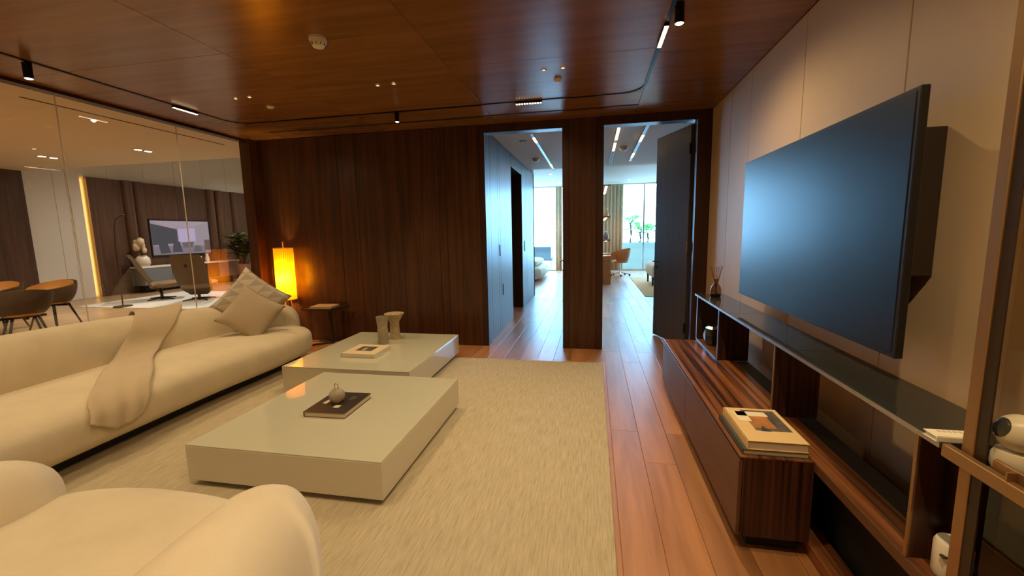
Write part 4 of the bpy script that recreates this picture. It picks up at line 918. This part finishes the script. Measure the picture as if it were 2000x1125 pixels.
part('top', bbox_(-0.09, 0.47, 11.38, 13.2, 0.71, 0.75, 0.003, 1), 'desk_wood', dk); part('side_panel', bbox_(-0.09, 0.46, 11.38, 11.42, 0, 0.71, 0.002, 1), 'desk_wood', dk); part('side_panel', bbox_(-0.09, 0.46, 13.16, 13.2, 0, 0.71, 0.002, 1), 'desk_wood', dk)
part('drawer', bbox_(0.0, 0.45, 11.45, 11.9, 0.5, 0.705, 0.003, 1), 'desk_wood', dk)
single('laptop', bbox_(0.16, 0.44, 11.9, 12.3, 0.75, 0.775, 0.004, 1), 'black', 'closed dark laptop on the orange desk', 'laptop')
oc = thing('office_chair', 'tan leather tub office chair with a white star base at the desk', 'chair', (0.83, 13.6, 0), math.radians(200))
bm = BM(); rows = []
for i in range(9):
    v = i/8; row = []
    for j in range(25):
        a = math.radians(-140+280*j/24)+PI; r = 0.23+0.085*math.sin(v*PI/2); top = 0.86-0.20*abs(math.sin((a-PI)/2))**2; row.append(bm.verts.new((r*math.cos(a), r*math.sin(a)*1.05, 0.45+(top-0.45)*v)))
    rows.append(row)
for A, B in zip(rows, rows[1:]):
    for k in range(24): bm.faces.new((A[k], A[k+1], B[k+1], B[k]))
bmesh.ops.solidify(bm, geom=bm.faces[:], thickness=0.04); bmesh.ops.recalc_face_normals(bm, faces=bm.faces[:])
part('shell', bm, 'tan_leather', oc, smooth=0.9, local=True); part('seat', lathe([(0, 0.40), (0.22, 0.41), (0.25, 0.46), (0.2, 0.50), (0, 0.51)], 24), 'tan_leather', oc, smooth=True, local=True)
part('column', lathe([(0, 0.08), (0.028, 0.08), (0.028, 0.41), (0, 0.41)], 14), 'steel', oc, smooth=0.6, local=True)
for k in range(5):
    a = 2*PI*k/5; f = part('star_arm', tube([(0, 0, 0.12), (0.30*math.cos(a), 0.30*math.sin(a), 0.07)], [0.026, 0.016], 8), 'white_plastic', oc, local=True, smooth=0.6)
    bm = lathe([(0, -0.012), (0.03, -0.012), (0.03, 0.012), (0, 0.012)], 12); bm.transform(Matrix.Translation((0.30*math.cos(a), 0.30*math.sin(a), 0.031)) @ Matrix.Rotation(PI/2, 4, 'X')); link('castor', bm, 'black', f)
single('sand_carpet', bbox_(1.09, 4.2, 9.2, 13.1, 0.0, 0.012, 0.004, 1), 'sand_rug', 'sand coloured rug seen through the right doorway', 'rug')
sf = thing('bench_seat', 'cream upholstered seat on dark legs standing on the sand rug', 'sofa', (2.1, 11.5, 0.012))
part('body', bolster([(2.05, 10.7, 0.62, 0.18, 0.60), (2.05, 11.4, 0.66, 0.18, 0.62), (2.05, 12.2, 0.62, 0.18, 0.60)], 20, 24, e=4, capR=0.12), 'upholstery_white', sf, smooth=True)
for x, y in ((1.48, 11.0), (1.48, 11.95), (2.6, 11.0), (2.6, 11.95)): part('leg', tube([(x, y, 0.24), (x, y, 0.012)], [0.03, 0.02], 8), 'black', sf)
sf = thing('daybed', 'low cream upholstered daybed seen through the left doorway', 'daybed', (-1.95, 12.8, 0))
part('base', bolster([(-2.0, 11.75, 0.55, 0.04, 0.42), (-2.0, 12.7, 0.58, 0.04, 0.42), (-2.0, 14.0, 0.55, 0.04, 0.42)], 20, 24, e=4, capR=0.15), 'upholstery_white', sf, smooth=True)
part('mattress', bolster([(-2.05, 11.9, 0.45, 0.40, 0.62), (-2.05, 12.7, 0.48, 0.40, 0.62), (-2.05, 13.9, 0.45, 0.40, 0.60)], 20, 24, e=3, capR=0.15), 'upholstery_white', sf, smooth=True)
# terrace
sl = thing('sun_lounger', 'grey blue outdoor chair on the terrace through the left doorway', 'lounger', (-2.1, 16.6, -0.04))
part('seat', bbox_(-2.7, -1.55, 16.3, 17.0, 0.30, 0.42, 0.03, 2), 'lounger_blue', sl); part('backrest', bbox_(-2.7, -1.6, 16.22, 16.34, 0.36, 0.86, 0.03, 2), 'lounger_blue', sl)
for x, y in ((-2.6, 16.35), (-1.65, 16.35), (-2.6, 16.95), (-1.65, 16.95)): part('leg', tube([(x, y, 0.31), (x, y, -0.04)], 0.02, 8), 'steel', sl)
pb = thing('planter_box', 'pale green planter box on the terrace outside the window', 'planter', (2.0, 16.9, -0.04))
part('box', bbox_(0.95, 3.6, 16.5, 17.3, -0.04, 0.95, 0.01, 2), 'planter_white', pb); part('soil', box(BM(), 1.0, 3.55, 16.55, 17.25, 0.95, 0.958), 'trunk', pb)
def palm(x, y, z0, h, seed, label, nf=9, L=0.62):
    t = thing('palm', label, 'plant', (x, y, z0), 0, 'palms in the planter'); rr = random.Random(seed)
    part('trunk', tube([(x, y, z0), (x+0.03, y, z0+h*0.5), (x, y, z0+h)], [0.05, 0.04, 0.035], 8), 'trunk', t)
    for k in range(nf):
        a = 2*PI*k/nf+rr.random()*0.4; e = 0.35+0.85*rr.random(); d = Vector((math.cos(a), math.sin(a), 0)); sd = d.cross(Vector((0, 0, 1)))
        base = Vector((x, y, z0+h)); stalk = 0.22+0.15*rr.random(); a0 = base+d*stalk*math.cos(e)+Vector((0, 0, stalk*math.sin(e)))
        f = part('stalk', tube([base, a0], 0.014, 5), 'palm_leaf', t); l = L*(0.65+0.35*rr.random()); bm = BM(); pts = []
        for q in range(8):
            u = q/7; c = a0+d*l*u*math.cos(e)+Vector((0, 0, l*(math.sin(e)*u-0.45*u*u))); wd = 0.30*l*math.sin(PI*min(1, 0.06+0.94*u))**0.7
            pts.append((bm.verts.new(c-sd*wd+Vector((0, 0, 0.05*wd))), bm.verts.new(c-Vector((0, 0, 0.03))), bm.verts.new(c+sd*wd+Vector((0, 0, 0.05*wd)))))
        for A, B in zip(pts, pts[1:]): bm.faces.new((A[0], A[1], B[1], B[0])); bm.faces.new((A[1], A[2], B[2], B[1]))
        part('leaf', bm, 'palm_leaf', t, up_=f)
palm(1.40, 16.85, 0.955, 0.70, 1, 'taller green palm in the planter outside the right window'); palm(2.05, 16.95, 0.955, 0.25, 6, 'shorter green palm in the planter outside the right window', 8, 0.5); palm(1.75, 16.8, 0.955, 0.35, 9, 'middle green palm in the planter outside the right window', 8, 0.5)
